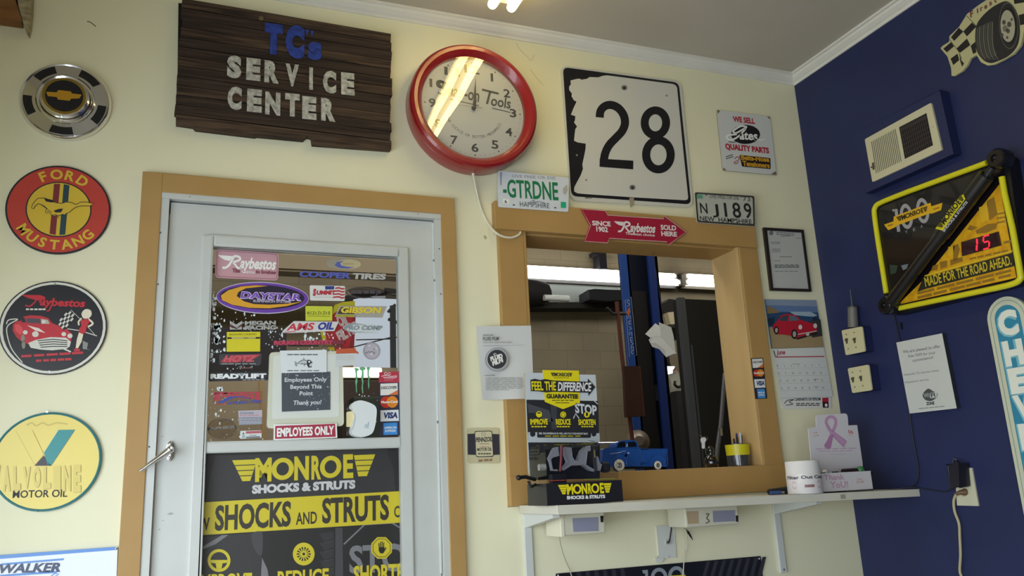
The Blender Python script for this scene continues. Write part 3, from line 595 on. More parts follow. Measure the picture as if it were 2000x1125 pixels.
# white and blue metal sign at the bottom left
T = .012; F = zf('D', y=YB - T); b = B(); BL = M('#5c8fd6', .4); NV = M('#3c4468', .4)
quad = [(-160, 1005), (750, 938), (728, 1500), (-160, 1500)]
b.slab(F, rrect(*quad, r=.02), M('#e6ebee', .35), T, BL); b.poly(F, [(-150, 1004), (735, 940), (733, 960), (-150, 1028)], BL, 1)
b.poly(F, [(10, 1045), (408, 1012), (404, 1024), (10, 1057)], BL, 2); b.text(F, 'WALKER', -22, 1106, 385, 1096, 54, NV, 2, .04, .28); b.poly(F, [(0, 1118), (366, 1092), (360, 1106), (0, 1130)], BL, 2)
b.stroke(F, [(320, 1130), (350, 1108), (375, 1112), (350, 1128)], 6, BL, 2); b.ball(zp('D', 740, 952, y=YB - T), .004, .002, .004, STEEL, 8)
b.build('metal_sign', label='white metal sign with blue border and lettering below the round signs', cat='sign')
# weathered plank sign
T = .03; F = zf('E', y=YB - T); b = B()
nb = 13
for k in range(nb):
    f0, f1 = k / nb, (k + 1) / nb - .006
    j = [random.uniform(-9, 9) for _ in range(4)]
    L0 = Vector((133 - 58 * f0, -12 + 862 * f0)); L1 = Vector((133 - 58 * f1, -12 + 862 * f1)); R0 = Vector((1566 - 12 * f0, 232 + 798 * f0)); R1 = Vector((1566 - 12 * f1, 232 + 798 * f1))
    pts = [(L0.x + j[0], L0.y), (L0.x * .6 + R0.x * .4, L0.y * .6 + R0.y * .4 + random.uniform(-3, 3)), (R0.x + j[1], R0.y), (R1.x + j[1] + j[2] * .4, R1.y)]
    if k == nb - 1: pts += [(1022, 985), (1015, 940), (985, 930), (960, 955), (640, 925), (630, 930), (215, 880), (200, 862)]
    else: pts += [(L1.x * .5 + R1.x * .5, L1.y * .5 + R1.y * .5 + random.uniform(-3, 3))]
    pts += [(L1.x + j[0] + j[3] * .4, L1.y)]
    FF = zf('E', y=YB - T - random.uniform(0, .003)); b.slab(FF, pts, BARN if k % 3 else BARN2, T)
b.slab(zf('E', y=YB - .012), [(100, 20), (1550, 250), (1540, 1000), (90, 820)], M('#120d0b', .9), .011)
F = zf('E', y=YB - T - .004); CH = noisy('worn_white_stencil', '#8f8e86', '#c9c9bf', nscale=60, rough=.7); CB = noisy('worn_blue_paint', '#22337a', '#2f49a6', nscale=50, rough=.7)
for c, x, y, w, h in (('T', 690, 345, 125, 170), ('C', 835, 368, 130, 180)): b.text(F, c, x, y, x + w, y + w * .12, h, CB, 1, .09)
b.text(F, 's', 990, 395, 1085, 405, 115 / .76, CB, 1, .05)
for u, v in ((985, 225), (1020, 232)): b.poly(F, [(u - 12, v - 22), (u + 14, v - 18), (u - 4, v + 20)], CB, 1)
for c, x, y, w in (('S', 432, 518, 100), ('E', 565, 535, 98), ('R', 690, 552, 100), ('V', 835, 575, 92), ('I', 998, 602, 26), ('C', 1092, 622, 92), ('E', 1218, 635, 92)): b.text(F, c, x, y, x + w, y + w * .11, 128, CH, 1, .07)
for c, x, y, w in (('C', 435, 735, 98), ('E', 570, 752, 102), ('N', 695, 772, 104), ('T', 832, 782, 100), ('E', 950, 802, 98), ('R', 1080, 815, 98)): b.text(F, c, x, y, x + w, y + w * .1, 132, CH, 1, .07)
kn = M('#6d5a42', .8); b.poly(F, arc(668, 126, 18, 16, n=14), kn, 1)
b.build('plank_sign', label='dark weathered plank sign with blue and white stencilled words above the door', cat='sign')
# ---------------------------------------------------------------- red wall clock
CKY = YB - .105
a, c, tp, bo = hit(806, 205, y=CKY), hit(1048, 208, y=CKY), hit(935, 84, y=CKY), hit(925, 328, y=CKY)
r = ((c.x - a.x) + (tp.z - bo.z)) / 4; C = Vector(((a.x + c.x) / 2, YB, (tp.z + bo.z) / 2))
CK = thing('wall_clock', 'round red wall clock with white dial right of the plank sign', 'clock', C)
RC = M('#92171c', .28, coat=.4); b = B()
b.lathe(C, (0, -1, 0), [(0, .001), (r * .97, .001), (r * .99, .012), (r * .985, .060), (r * .95, .066), (r * .95, .070)], RC, 72); b.build('case', CK, angle=30)
b = B(); b.lathe(C, (0, -1, 0), [(r * .95, .068), (r * 1.0, .070), (r * 1.0, .086), (r * .985, .098), (r * .95, .105), (r * .90, .104), (r * .86, .096), (r * .84, .088), (r * .815, .080), (r * .81, .066)], RC, 72); b.build('bezel', CK, angle=30)
b = B(); FD = af(C + Vector((0, -.0675, 0)), (r, 0, 0), (0, 0, r), (0, -1, 0)); DI = M('#dfe0da', .5); IK = M('#3a3a38', .6)
b.slab(FD, arc(0, 0, .815, n=64), DI, .004)
for hnum in range(1, 13):
    a = math.radians(90 - 30 * hnum); x, z = .64 * math.cos(a), .64 * math.sin(a); w = .055 if hnum < 10 else .12
    if hnum in (2, 9, 10): z += 0
    if hnum == 1: w = .02
    b.text(FD, str(hnum), x - w, z - .06, x + w, z - .06, .13, IK, 1, .02)
for k in range(60): a = math.radians(6 * k); b.poly(FD, arc(.755 * math.cos(a), .755 * math.sin(a), .012 if k % 5 == 0 else .005, n=8), IK, 1)
IK2 = M('#4a4a48', .6)
b.stroke(FD, smooth2([(-.40, .33), (-.46, .37), (-.53, .33), (-.48, .27), (-.42, .22), (-.46, .16), (-.55, .18)]), .03, IK2, 1)
b.text(FD, 'nap-on', -.40, .16, .09, .12, .20, IK2, 1, .02, .15); b.stroke(FD, [(-.36, .10), (.09, .055)], .014, IK2, 1)
b.stroke(FD, [(.15, .33), (.42, .30)], .035, IK2, 1); b.stroke(FD, [(.28, .31), (.22, .10)], .035, IK2, 1); b.text(FD, 'ools', .28, .09, .60, .075, .17, IK2, 1, .02, .15); b.stroke(FD, [(.30, .045), (.60, .01)], .014, IK2, 1)
b.arctext(FD, 'THE CHOICE OF BETTER MECHANICS', 0, 0, .46, -90, 4.4, .045, M('#7d7d78', .6), 1, .0, True)
b.build('dial', CK, label='white dial with dark numerals and script')
for nm, p, q, w in (('hour_hand', (0, -.03), (.045, .26), .05), ('minute_hand', (0, -.05), (.05, .50), .03)):
    FH = af(C + Vector((0, -.073 if nm[0] == 'h' else -.076, 0)), (r, 0, 0), (0, 0, r), (0, -1, 0)); P, Q = Vector(p), Vector(q); d = (Q - P).normalized(); nn = Vector((-d.y, d.x))
    pts = [P - nn * .014, P + nn * .014, P + (Q - P) * .5 + nn * w / 2, Q, P + (Q - P) * .5 - nn * w / 2]; b = B(); b.slab(FH, [tuple(x) for x in pts], M('#2a2a2a', .4), .0015); b.build(nm, CK)
FH = af(C + Vector((0, -.078, 0)), (r, 0, 0), (0, 0, r), (0, -1, 0)); b = B(); b.slab(FH, [(-.36, .004), (.13, .002), (.13, .012), (-.36, .006)], M('#a39c98', .4), .001); b.build('second_hand', CK); b = B(); b.lathe(C, (0, -1, 0), [(r * .035, .070), (r * .03, .081), (0, .082)], M('#2a2a2a', .4), 16); b.build('hand_hub', CK)
b = B(); b.lathe(C, (0, -1, 0), [(r * .83, .082), (r * .6, .085), (0, .087)], glassy('clock_glass', .16), 64); b.build('lens', CK)
p_ = [zp('F', 508, 985, y=YB - .03), hit(931, 375, y=YB - .012), hit(940, 408, y=YB - .006), hit(953, 436, y=YB - .006), hit(966, 452, y=YW - .006), hit(980, 461, y=YW - .010), hit(998, 464, y=YW - .008), hit(1013, 459, y=YW - .008), hit(1017, 453, y=YW - .004)]
b = B(); b.tube(smooth2(p_), .0042, M('#ded9c6', .5), 8); b.ball(p_[0], .007, .007, .007, M('#ded9c6', .5), 10); b.build('cord', CK, label='cream power cord')
# ---------------------------------------------------------------- plates and signs right of the clock
def plate(label, quad, z, base, y=YW - .012, T=.0025): return slabsign('', '', '', z, quad, T, base, y=y, r=.06, gap=.001)
b, F = plate('', [(45, 50), (560, 100), (556, 348), (48, 312)], 'S', M('#d4dae2', .4)); GR = M('#147a4e', .45)
b.text(F, '-GTRDNE', 85, 237, 484, 262, 124, GR, 2, .02); b.text(F, 'LIVE FREE OR DIE', 150, 98, 462, 114, 20, M('#8d93a0', .5), 2, .0); b.text(F, 'HAMPSHIRE', 205, 308, 418, 322, 36, M('#4a5560', .5), 2, .0); b.stroke(F, smooth2([(270, 280), (310, 262), (300, 280), (340, 272), (385, 285)]), 4, M('#6d7f86', .5), 2)
b.poly(F, [(82, 252), (126, 256), (126, 292), (84, 288)], WHT, 2); b.text(F, '6', 94, 284, 112, 286, 24, INK, 3, .01); b.poly(F, [(500, 275), (538, 278), (538, 320), (500, 318)], M('#1fae7e', .4), 2); b.poly(F, [(515, 180), (545, 150), (550, 190), (535, 225), (518, 215)], M('#b5b0a8', .6), 2)
for u, v in ((160, 298), (460, 318)): b.poly(F, arc(u, v, 9, 5, n=12), M('#55585c', .5), 2)
b.poly(F, [(62, 60), (72, 60), (70, 155), (64, 155)], M('#8a9098', .6), 2)
b.build('licence_plate', label='pale blue licence plate with green characters under the red clock', cat='licence plate')
b, F = slabsign('', '', '', 'G', [(102, 80), (800, 172), (872, 905), (158, 862)], .003, M('#cfcec4', .35), y=YB, r=.07, gap=.004)
KB = M('#17151a', .4); WR = M('#d2d1c8', .35)
b.poly(F, rrect((116, 92), (786, 182), (858, 886), (165, 838), r=.05), KB, 1)
st = [(160, 170), (200, 160), (215, 160), (222, 166), (256, 160), (270, 150), (320, 152), (345, 143), (370, 140), (420, 146), (600, 170), (752, 190), (768, 198), (776, 212), (810, 560), (840, 845), (836, 858), (820, 862), (520, 845), (240, 826), (200, 822), (182, 812), (180, 795), (185, 780), (220, 715), (232, 680), (228, 655), (238, 610), (247, 565), (248, 535), (202, 528), (180, 518), (184, 480), (188, 450), (198, 436), (180, 412), (186, 400), (188, 376), (162, 368), (175, 335), (195, 292), (180, 285), (166, 262), (168, 245), (152, 225), (152, 205), (162, 192)]
b.poly(F, st, WR, 2)
b.stroke(F, smooth2([(328, 384), (334, 345), (360, 318), (396, 312), (436, 330), (466, 370), (474, 418), (458, 462), (424, 500), (386, 540), (364, 580), (354, 620), (352, 668)], 5), 47, KB, 3); b.poly(F, [(328, 622), (522, 634), (521, 684), (327, 669)], KB, 4)
b.stroke(F, arc(650, 415, 62, 72, n=36), 46, KB, 3, True); b.stroke(F, arc(667, 600, 71, 84, n=36), 47, KB, 4, True)
for u, v in ((470, 212), (517, 788)): b.poly(F, arc(u, v, 17, 15, n=16), M('#8d8d88', .4, .4), 4); b.poly(F, arc(u, v + 2, 8, 8, n=12), INK, 5)
for u, v in ((715, 258), (250, 746), (196, 602)): b.poly(F, arc(u, v, 6, 6, n=10), M('#8b8678', .6), 4)
b.poly(F, [(498, 848), (526, 848), (526, 885), (505, 905)], M('#9b927a', .7), 4); lines(b, F, 245, 285, (848,), 8, M('#6b675c', .6), 4)
b.build('road_sign', label='large square white road sign with black 28 and black border', cat='sign')
b, F = slabsign('', '', '', 'S', [(1468, 203), (1902, 230), (1908, 455), (1485, 425)], .003, M('#b9bbb2', .4), y=YW - .012, r=.07, gap=.001)
DG = M('#24231f', .5); b.ring(F, rrect((1470, 206), (1900, 233), (1905, 452), (1487, 422), r=.07), rrect((1482, 217), (1888, 243), (1894, 438), (1498, 411), r=.07), M('#3a362c', .5), 1)
for s_, x0, y0, x1, y1, h in (('N', 1512, 356, 1564, 360, 74), ('J', 1600, 362, 1644, 365, 72), ('1', 1688, 382, 1706, 383, 100), ('8', 1748, 387, 1808, 392, 108), ('9', 1832, 391, 1886, 395, 108)): b.text(F, s_, x0, y0, x1, y1, h, DG, 2, .01)
b.text(F, 'LIVE FREE OR DIE', 1578, 248, 1790, 260, 26, M('#55544c', .5), 2, .0); b.text(F, "'73", 1806, 268, 1872, 272, 32, M('#45443e', .5), 2, .0); b.text(F, 'NEW  HAMPSHIRE', 1508, 410, 1882, 436, 32, DG, 2, .01)
b.poly(F, [(1484, 222), (1526, 225), (1528, 252), (1486, 250)], M('#5f9f80', .5), 2); b.poly(F, arc(1551, 227, 6, 5, n=10), M('#7a4a32', .6), 2)
b.build('licence_plate', label='old white licence plate with black characters above the window frame corner', cat='licence plate')
b, F = slabsign('', '', '', 'H', [(73, 128), (464, 180), (512, 608), (118, 572)], .004, M('#d3d5d2', .4), M('#8d8574', .6), y=YB, r=.04, gap=.003)
RD = M('#b8283c', .45)
b.text(F, 'WE SELL', 194, 215, 354, 232, 38, RD, 2, .04); b.poly(F, arc(285, 310, 106, 70, n=36), M('#1b191c', .4), 1); 
b.stroke(F, smooth2([(295, 258), (250, 250), (195, 285), (215, 300), (285, 265), (225, 330), (165, 352), (150, 320), (220, 310)]), 13, WHT, 3); b.text(F, 'ates', 240, 345, 372, 352, 62, WHT, 3, .03, .12); b.stroke(F, smooth2([(345, 345), (390, 352), (424, 345)]), 9, WHT, 3)
b.stroke(F, smooth2([(160, 362), (200, 368), (240, 350)]), 5, INK, 2); b.text(F, 'QUALITY PARTS', 138, 415, 458, 448, 38, RD, 2, .05)
b.poly(F, rrect((240, 460), (466, 484), (468, 564), (258, 545), r=.1), M('#221f1c', .5), 2); MU = M('#d19a22', .45); b.text(F, 'Belts-Hose', 252, 494, 460, 512, 34, MU, 3, .05); b.text(F, 'Tensioners', 264, 538, 462, 556, 34, MU, 3, .05)
b.stroke(F, [(140, 475), (192, 458)], 6, M('#55555a', .6), 2); b.stroke(F, [(140, 490), (194, 472)], 6, M('#55555a', .6), 2); b.stroke(F, smooth2([(205, 490), (220, 475), (240, 480), (228, 500), (200, 515), (215, 525), (232, 510)]), 6, M('#b05a55', .5), 2)
RS = M('#7a6a4e', .7)
for pts in ([(75, 130), (98, 136), (82, 160)], [(440, 178), (464, 182), (464, 200)], [(120, 572), (122, 552), (145, 572)], [(512, 608), (470, 600), (505, 580)]): b.poly(F, pts, RS, 2)
b.build('parts_sign', label='small white sign with red words and black oval near the corner', cat='sign')
T = .004; F = zf('S', y=YW - .018 - T); b = B(); CRM = M('#a31d38', .4); PK = M('#dcb9bd', .45); WP = M('#e8dede', .45)
ar = [(645, 325), (820, 338), (838, 370), (1250, 398), (1250, 374), (1412, 494), (1280, 592), (1272, 566), (850, 540), (836, 574), (670, 562), (712, 445)]
b.slab(F, ar, CRM, T); ce = Vector((1000, 458)); b.stroke(F, [tuple(ce + (Vector(p) - ce) * .985 + Vector((0, 0))) for p in ar], 4, PK, 1, True)
b.text(F, 'SINCE', 728, 444, 862, 452, 32, WP, 2, .04); b.text(F, '1902', 758, 488, 842, 494, 34, WP, 2, .04); b.text(F, 'SOLD', 1224, 476, 1336, 482, 34, WP, 2, .04); b.text(F, 'HERE', 1228, 520, 1342, 526, 32, WP, 2, .04)
script_mark(b, F, 890, 487, 1190, 503, 66, WP, 2); b.text(F, 'The best choice', 968, 512, 1180, 526, 18, WP, 2, .02, .1)
b.build('arrow_sign', label='crimson arrow-shaped sign pointing right across the window head', cat='sign')
# framed letter, calendar
T = .014; F = zf('X', y=YB - T); b = B(); q = [(153, 12), (384, 26), (430, 383), (196, 376)]
t = thing('framed_letter', 'letter in a thin dark frame above the calendar', 'frame', zp('X', 290, 376, y=YB - T))
inn = [(172, 28), (374, 41), (416, 368), (208, 362)]; b = B(); b.slab(zf('X', y=YB - .006), q, M('#2a211e', .5), .005)
n = 4
for i in range(4): b.slab(F, [q[i], q[(i + 1) % 4], inn[(i + 1) % 4], inn[i]], M('#2a211e', .4), T - .002)
b.build('frame', t)
b = B(); F = zf('X', y=YB - .0085); b.slab(F, inn, M('#bdbebb', .5), .002); tx = M('#6f7274', .6)
b.poly(F, arc(196, 45, 12, 13, n=14), tx, 1); lines(b, F, 225, 330, (42, 52), 4, tx, 1, slope=.06); lines(b, F, 250, 305, (62,), 4, tx, 1)
lines(b, F, 195, 250, (98, 106), 3, tx, 1); lines(b, F, 200, 250, (138, 146, 154), 3, tx, 1); lines(b, F, 245, 315, (182,), 4, tx, 1); lines(b, F, 212, 250, (205,), 3, tx, 1); lines(b, F, 215, 362, (230, 237, 244), 5, tx, 1); lines(b, F, 217, 355, (266,), 3, tx, 1); lines(b, F, 340, 375, (75,), 3, tx, 1)
b.build('letter', t, label='white letter with rows of small print')
t = thing('wall_calendar', 'wall calendar with a red coupe photograph above the June page', 'calendar', zp('X', 390, 1060, y=YB - .004))
b = B(); F = zf('X', y=YB - .006); b.slab(F, [(160, 428), (455, 433), (498, 703), (200, 712)], M('#3d5f8f', .4), .004)
def band(z0, c, lay): b.poly(F, z0, M(c, .45), lay)
band([(160, 428), (455, 433), (463, 478), (168, 472)], '#8796b0', 1); band([(165, 462), (460, 470), (466, 505), (171, 500)], '#5f7aa6', 2); band([(171, 500), (466, 505), (478, 580), (181, 580)], '#27496f', 3); band([(168, 465), (210, 480), (245, 505), (172, 512)], '#8a7350', 4)
band([(183, 590), (478, 575), (498, 703), (200, 712)], '#a28d6a', 4); band([(300, 500), (420, 500), (460, 520), (440, 530), (330, 520)], '#9fb4c6', 4); band([(400, 560), (478, 545), (490, 640), (430, 650)], '#3a3a36', 5)
for p in ([(172, 540), (215, 530), (210, 580), (182, 585)], [(430, 520), (475, 545), (470, 580), (440, 575)]): band(p, '#1f2f45', 4)
car = [(200, 592), (206, 575), (232, 550), (245, 525), (275, 513), (320, 515), (345, 528), (365, 548), (410, 562), (445, 572), (460, 588), (455, 615), (400, 632), (335, 655), (305, 640), (262, 632), (222, 632), (206, 612)]
band(car, '#b81f34', 6); band([(248, 532), (275, 522), (290, 522), (285, 555), (240, 552)], '#3c4654', 7); band([(296, 522), (330, 525), (355, 550), (295, 556)], '#5d6a7c', 7); band([(335, 655), (455, 615), (460, 628), (345, 662)], '#2a1d20', 6)
for u, v, q in ((326, 630, 22), (222, 608, 18)): b.poly(F, arc(u, v, q * .8, q * 1.3, n=18), M('#1b1a1c', .5), 7); b.poly(F, arc(u, v, q * .45, q * .8, n=16), M('#a9a6a4', .4), 8)
for u, v in ((360, 590), (446, 582)): b.poly(F, arc(u, v, 11, 14, n=14), M('#d5d4d0', .4), 8)
b.stroke(F, [(345, 632), (455, 612)], 5, M('#c9c6c2', .4), 8); b.poly(F, arc(402, 630, 10, 12, n=12), M('#c0bdb8', .4), 9)
b.build('photo_page', t, label='photograph of a red coupe by the sea')
b = B(); F = zf('X', y=YB - .007); b.slab(F, [(205, 714), (500, 706), (552, 990), (252, 998)], M('#d5d8d8', .45), .005); RJ = M('#b03848', .5)
b.text(F, 'June', 226, 748, 275, 745, 26, RJ, 1, .03, .2); b.stroke(F, [(210, 724), (220, 760)], 5, INK, 1); b.stroke(F, [(220, 762), (502, 758)], 6, RJ, 1)
gx = M('#878b8f', .6); day = 1
for rr in range(5):
    for cc in range(7):
        if rr == 0 and cc < 0: continue
        u = 230 + 40 * cc + 7 * rr; v = 818 + 43 * rr - cc * .5
        if v > 985: break
        if day <= 30: b.text(F, str(day), u, v, u + (5 if day < 10 else 11), v, 11, gx, 1, .01)
        day += 1
    b.stroke(F, [(222 + 8 * rr, 828 + 43 * rr), (512 + 8 * rr, 822 + 43 * rr)], 1.3, M('#b2b6b8', .6), 1)
lines(b, F, 318, 362, (802,), 3, gx, 1); lines(b, F, 440, 470, (890, 934), 3, gx, 1)
b.build('month_page', t, label='white month page headed June')
b = B(); F = zf('X', y=YB - .004); b.slab(F, [(246, 998), (540, 990), (545, 1056), (268, 1062)], M('#dcdddb', .45), .003); b.text(F, 'CARPARTS OF EPSOM', 332, 1014, 482, 1012, 16, INK, 1, .03); lines(b, F, 340, 480, (1030, 1040), 5, INK, 1); b.poly(F, [(490, 998), (526, 996), (528, 1052), (494, 1054)], M('#b8223c', .5), 1); b.poly(F, [(490, 1020), (526, 1022), (526, 1054), (494, 1054)], M('#3a1a22', .5), 2); b.poly(F, arc(512, 1040, 8, 10, n=12), WHT, 3)
b.stroke(F, smooth2([(272, 1030), (290, 1012), (325, 1008), (300, 1020), (320, 1034), (280, 1040)]), 4, INK, 1); b.build('footer_pad', t, label='printed footer strip with red emblem')
def card_strip(F, b, tl, tr, br, bl, red=False):
    """stacked card-company marks, top to bottom"""
    P = lambda a, c: tuple((Vector(tl) * (1 - a) + Vector(tr) * a) * (1 - c) + (Vector(bl) * (1 - a) + Vector(br) * a) * c)
    R4 = lambda a0, c0, a1, c1, m, l: b.poly(F, [P(a0, c0), P(a1, c0), P(a1, c1), P(a0, c1)], m, l)
    hw = (Vector(bl) - Vector(tl)).length; c0 = .02
    R4(.06, .02, .94, .24, M('#e4e2de', .45), 1); b.poly(F, [P(.94, .15), P(.94, .24), P(.45, .24)], M('#d9743c', .45), 2); b.text(F, 'DISCOVER', *P(.1, .125), *P(.9, .125), hw * .05, INK, 2, .02)
    for a, c_ in ((.33, '#c6331f'), (.64, '#e08a2a')): cx, cy = P(a, .37); w = (Vector(tr) - Vector(tl)).length * .29; b.poly(F, [(cx + w * math.cos(q * math.pi / 12), cy + w * 1.05 * math.sin(q * math.pi / 12)) for q in range(24)], M(c_, .45), 2 if a < .5 else 3)
    b.text(F, 'MasterCard', *P(.1, .39), *P(.9, .39), hw * .045, WHT, 4, .03)
    R4(.06, .52, .94, .73, M('#e2e6ea', .45), 1); b.text(F, 'VISA', *P(.18, .67), *P(.88, .67), hw * .1, M('#23346e', .45), 2, .05, .15)
    R4(.2, .76, .85, .985, M('#3f8fd8', .45), 1); b.text(F, 'AMERICAN', *P(.24, .87), *P(.81, .87), hw * .04, WHT, 2, .02); b.text(F, 'EXPRESS', *P(.28, .93), *P(.77, .93), hw * .04, WHT, 2, .02)
b, F = slabsign('', '', '', 'V', [(1283, 42), (1384, 38), (1422, 382), (1322, 386)], .0008, M('#22202a', .45), y=YW, r=0, gap=.0005)
card_strip(F, b, (1283, 42), (1384, 38), (1422, 382), (1322, 386)); b.build('card_sticker', label='strip of card-company marks on the right window casing', cat='sticker')
# small oil sign and the paper notice
b, F = slabsign('', '', '', 'Q', [(112, 760), (332, 758), (340, 1002), (118, 1002)], .003, M('#c9c29e', .4), y=YB, r=.1, gap=.002)
b.poly(F, [(116, 800), (165, 798), (172, 945), (118, 942)], M('#33323e', .5), 1); b.poly(F, [(285, 800), (334, 802), (338, 942), (292, 945)], M('#33323e', .5), 1)
b.poly(F, rrect((163, 780), (284, 778), (295, 958), (174, 960), r=.12), INK, 2); b.poly(F, rrect((167, 785), (280, 783), (291, 952), (177, 955), r=.12), M('#cfc9a8', .45), 3)
b.text(F, 'PENNZOIL', 172, 856, 286, 850, 30, INK, 4, .03, up=(0, -1)); b.text(F, 'MOTOR OIL', 182, 918, 282, 914, 20, INK, 4, .02); lines(b, F, 200, 265, (868, 890), 5, M('#a67d6c', .5), 4); b.stroke(F, arc(226, 800, 16, 10, n=14), 3, M('#8d8870', .5), 4); lines(b, F, 188, 280, (936,), 10, M('#5b5846', .5), 4); b.text(F, 'SAE 10W-30', 188, 992, 282, 986, 16, M('#8a3b2e', .5), 4, .02, .15)
b.build('tin_sign', label='small cream and black tin sign under the paper notice', cat='sign')
b = B(); q0 = [(176, 60), (552, 56), (570, 560), (215, 566)]; N = 12; F = zf('Q', y=YW - .004); P3 = []
FPAP = {}
def pap(a, c): u = (q0[0][0] * (1 - a) + q0[1][0] * a) * (1 - c) + (q0[3][0] * (1 - a) + q0[2][0] * a) * c; v = (q0[0][1] * (1 - a) + q0[1][1] * a) * (1 - c) + (q0[3][1] * (1 - a) + q0[2][1] * a) * c; return u, v
V = []
for j in range(N + 1):
    for i in range(N + 1):
        p = F(*pap(i / N, j / N)); V.append(p + Vector((0, -.004 * (1 + math.sin(i / N * 7 + j * .25)) * (j / N), 0)))
b.add(V, [(j * (N + 1) + i, j * (N + 1) + i + 1, (j + 1) * (N + 1) + i + 1, (j + 1) * (N + 1) + i) for j in range(N) for i in range(N)], M('#d6d8d8', .5), True)
F = zf('Q', y=YW - .0135); gk = M('#8a8d90', .6); b.text(F, 'FLUID FILM', 222, 158, 330, 157, 24, M('#5a5c60', .6), 1, .02); lines(b, F, 222, 295, (122,), 8, gk, 1); lines(b, F, 222, 420, (172,), 8, M('#b0b2b4', .6), 1); b.stroke(F, [(222, 196), (505, 190)], 1.5, gk, 1)
b.poly(F, arc(318, 290, 82, 82, n=36), M('#a2a4a8', .5), 1); b.poly(F, arc(318, 288, 72, 72, n=36), M('#c6c8ca', .5), 2); b.poly(F, arc(318, 288, 66, 66, n=36), M('#3c3c42', .5), 3)
b.text(F, 'FLUID', 275, 300, 358, 275, 26, WHT, 4, .07, up=(-.2, -1)); b.text(F, 'FILM', 288, 332, 360, 304, 26, WHT, 4, .07, up=(-.2, -1)); b.stroke(F, arc(304, 255, 9, 7, n=12), 4, WHT, 4)
lines(b, F, 235, 305, (398,), 6, gk, 1); lines(b, F, 240, 502, [416 + 11.5 * k for k in range(7)], 5, M('#a3a6a8', .6), 1); lines(b, F, 240, 405, (497,), 5, M('#a3a6a8', .6), 1)
b.build('paper_notice', label='white printed notice with a dark round emblem left of the window', cat='notice')
# brown wooden thing in the top left corner
yb = YB - .05; a, c = hit(41, 41, y=yb), hit(0, 34, y=yb)
t = thing('wooden_box', 'brown wooden box on the wall in the top left corner', 'box', hit(0, 40, y=yb))
BRN = noisy('varnished_wood', '#7a522c', '#96683a', scale=(1, 1, 5), nscale=6)
b = B(); b.prism([Vector((XL, yb, c.z)), a, hit(30, -2, y=yb), Vector((hit(22, -40, y=yb).x, yb, ZC - .05)), Vector((XL, yb, ZC - .05))], (0, .049, 0), BRN); b.build('body', t, bevel=.003)
b = B(); b.prism([hit(28, -25, y=yb - .001), hit(62, -25, y=yb - .001), hit(60, 20, y=yb - .001), hit(57, 45, y=yb - .001), hit(53, 61, y=yb - .001), hit(47, 50, y=yb - .001), hit(40, 25, y=yb - .001)], (0, .049, 0), noisy('carved_edge', '#8a7c5c', '#b4a888', scale=(4, 4, 14), nscale=6)); b.build('carved_bracket', t, label='pale carved edge piece')
# ================================================================ stickers on the door glass
def stk(z, pts, m, T=.0006, y=None):
    F = zf(z, y=(YG if y is None else y) - T - .0008); b = B(); b.slab(F, pts, m, T); return b, F
def sticker(b, label, name='window_sticker', cat='sticker', **k): return b.build(name, label=label, cat=cat, **k)
GY = M('#a9aaa6', .5); PKB = M('#c99ba4', .45); MAR = M('#8a4a58', .5)
b, F = stk('J', rrect((118, 92), (812, 138), (806, 440), (112, 408), r=.15), PKB); b.stroke(F, rrect((136, 108), (796, 150), (792, 424), (130, 392), r=.14), 5, MAR, 1, True)
script_mark(b, F, 140, 295, 790, 325, 125, WHT, 2); b.text(F, 'The', 300, 348, 385, 352, 40, MAR, 3, .05); b.poly(F, [(400, 330), (548, 338), (546, 360), (420, 356)], WHT, 2); b.text(F, 'best', 440, 352, 540, 356, 24, PKB, 3, .02); b.text(F, 'in brakes', 560, 358, 780, 368, 34, MAR, 3, .05)
sticker(b, 'pink rounded sticker with white winged script in the top left of the door glass')
PU = M('#6d3fa6', .45); PD = M('#221b33', .45); GO = M('#dfa32c', .45)
el = lambda c, rx, ry, t=0, n=48: [(c[0] + rx * math.cos(a * 2 * math.pi / n) * math.cos(t) - ry * math.sin(a * 2 * math.pi / n) * math.sin(t), c[1] + rx * math.cos(a * 2 * math.pi / n) * math.sin(t) + ry * math.sin(a * 2 * math.pi / n) * math.cos(t)) for a in range(n)]
b, F = stk('J', el((634, 628), 508, 174, .03), M('#cfc4de', .45)); b.poly(F, el((634, 628), 502, 165, .03), PU, 1); b.poly(F, el((628, 622), 465, 132, .03), PD, 2)
b.poly(F, [(690, 500), (560, 492), (400, 505), (260, 545), (175, 605), (190, 655), (300, 705), (480, 738), (700, 745), (900, 720), (1075, 670), (900, 695), (700, 705), (540, 698), (430, 668), (350, 610), (370, 565), (450, 525)], GO, 3)
b.text(F, 'DAYSTAR', 388, 632, 1062, 660, 68, M('#d8c6ee', .45), 4, .075, .2); b.text(F, 'DAYSTAR', 393, 629, 1058, 656, 62, M('#7a4fb4', .45), 5, .03, .2); b.text(F, 'SUSPENSION SYSTEMS', 530, 676, 946, 686, 26, M('#c5b9d8', .45), 4, .03)
sticker(b, 'purple oval sticker with a yellow crescent on the door glass')
NVB = M('#5560b4', .5)
b, F = stk('K', [(60, 248), (955, 268), (955, 345), (60, 325)], glassy('clear_film', .015, '#fbfaf7')); b.text(F, 'COOPER', 70, 306, 585, 326, 52, NVB, 1, .05, .2); b.text(F, 'TIRES', 600, 328, 935, 336, 52, M('#b6b6b4', .5), 1, .05, .2)
b.poly(F, el((515, 180), 172, 62, .03), M('#9c9684', .5), 1); b.poly(F, el((570, 183), 118, 48, .03), M('#c0b48c', .5), 2)
b.poly(F, [(520, 150), (450, 165), (428, 195), (470, 220), (560, 228), (630, 215), (560, 212), (495, 200), (480, 175)], NVB, 3); lines(b, F, 510, 620, (182,), 14, M('#a89a72', .5), 3)
sticker(b, 'clear sticker with blue and grey tyre lettering at the top right of the door glass')
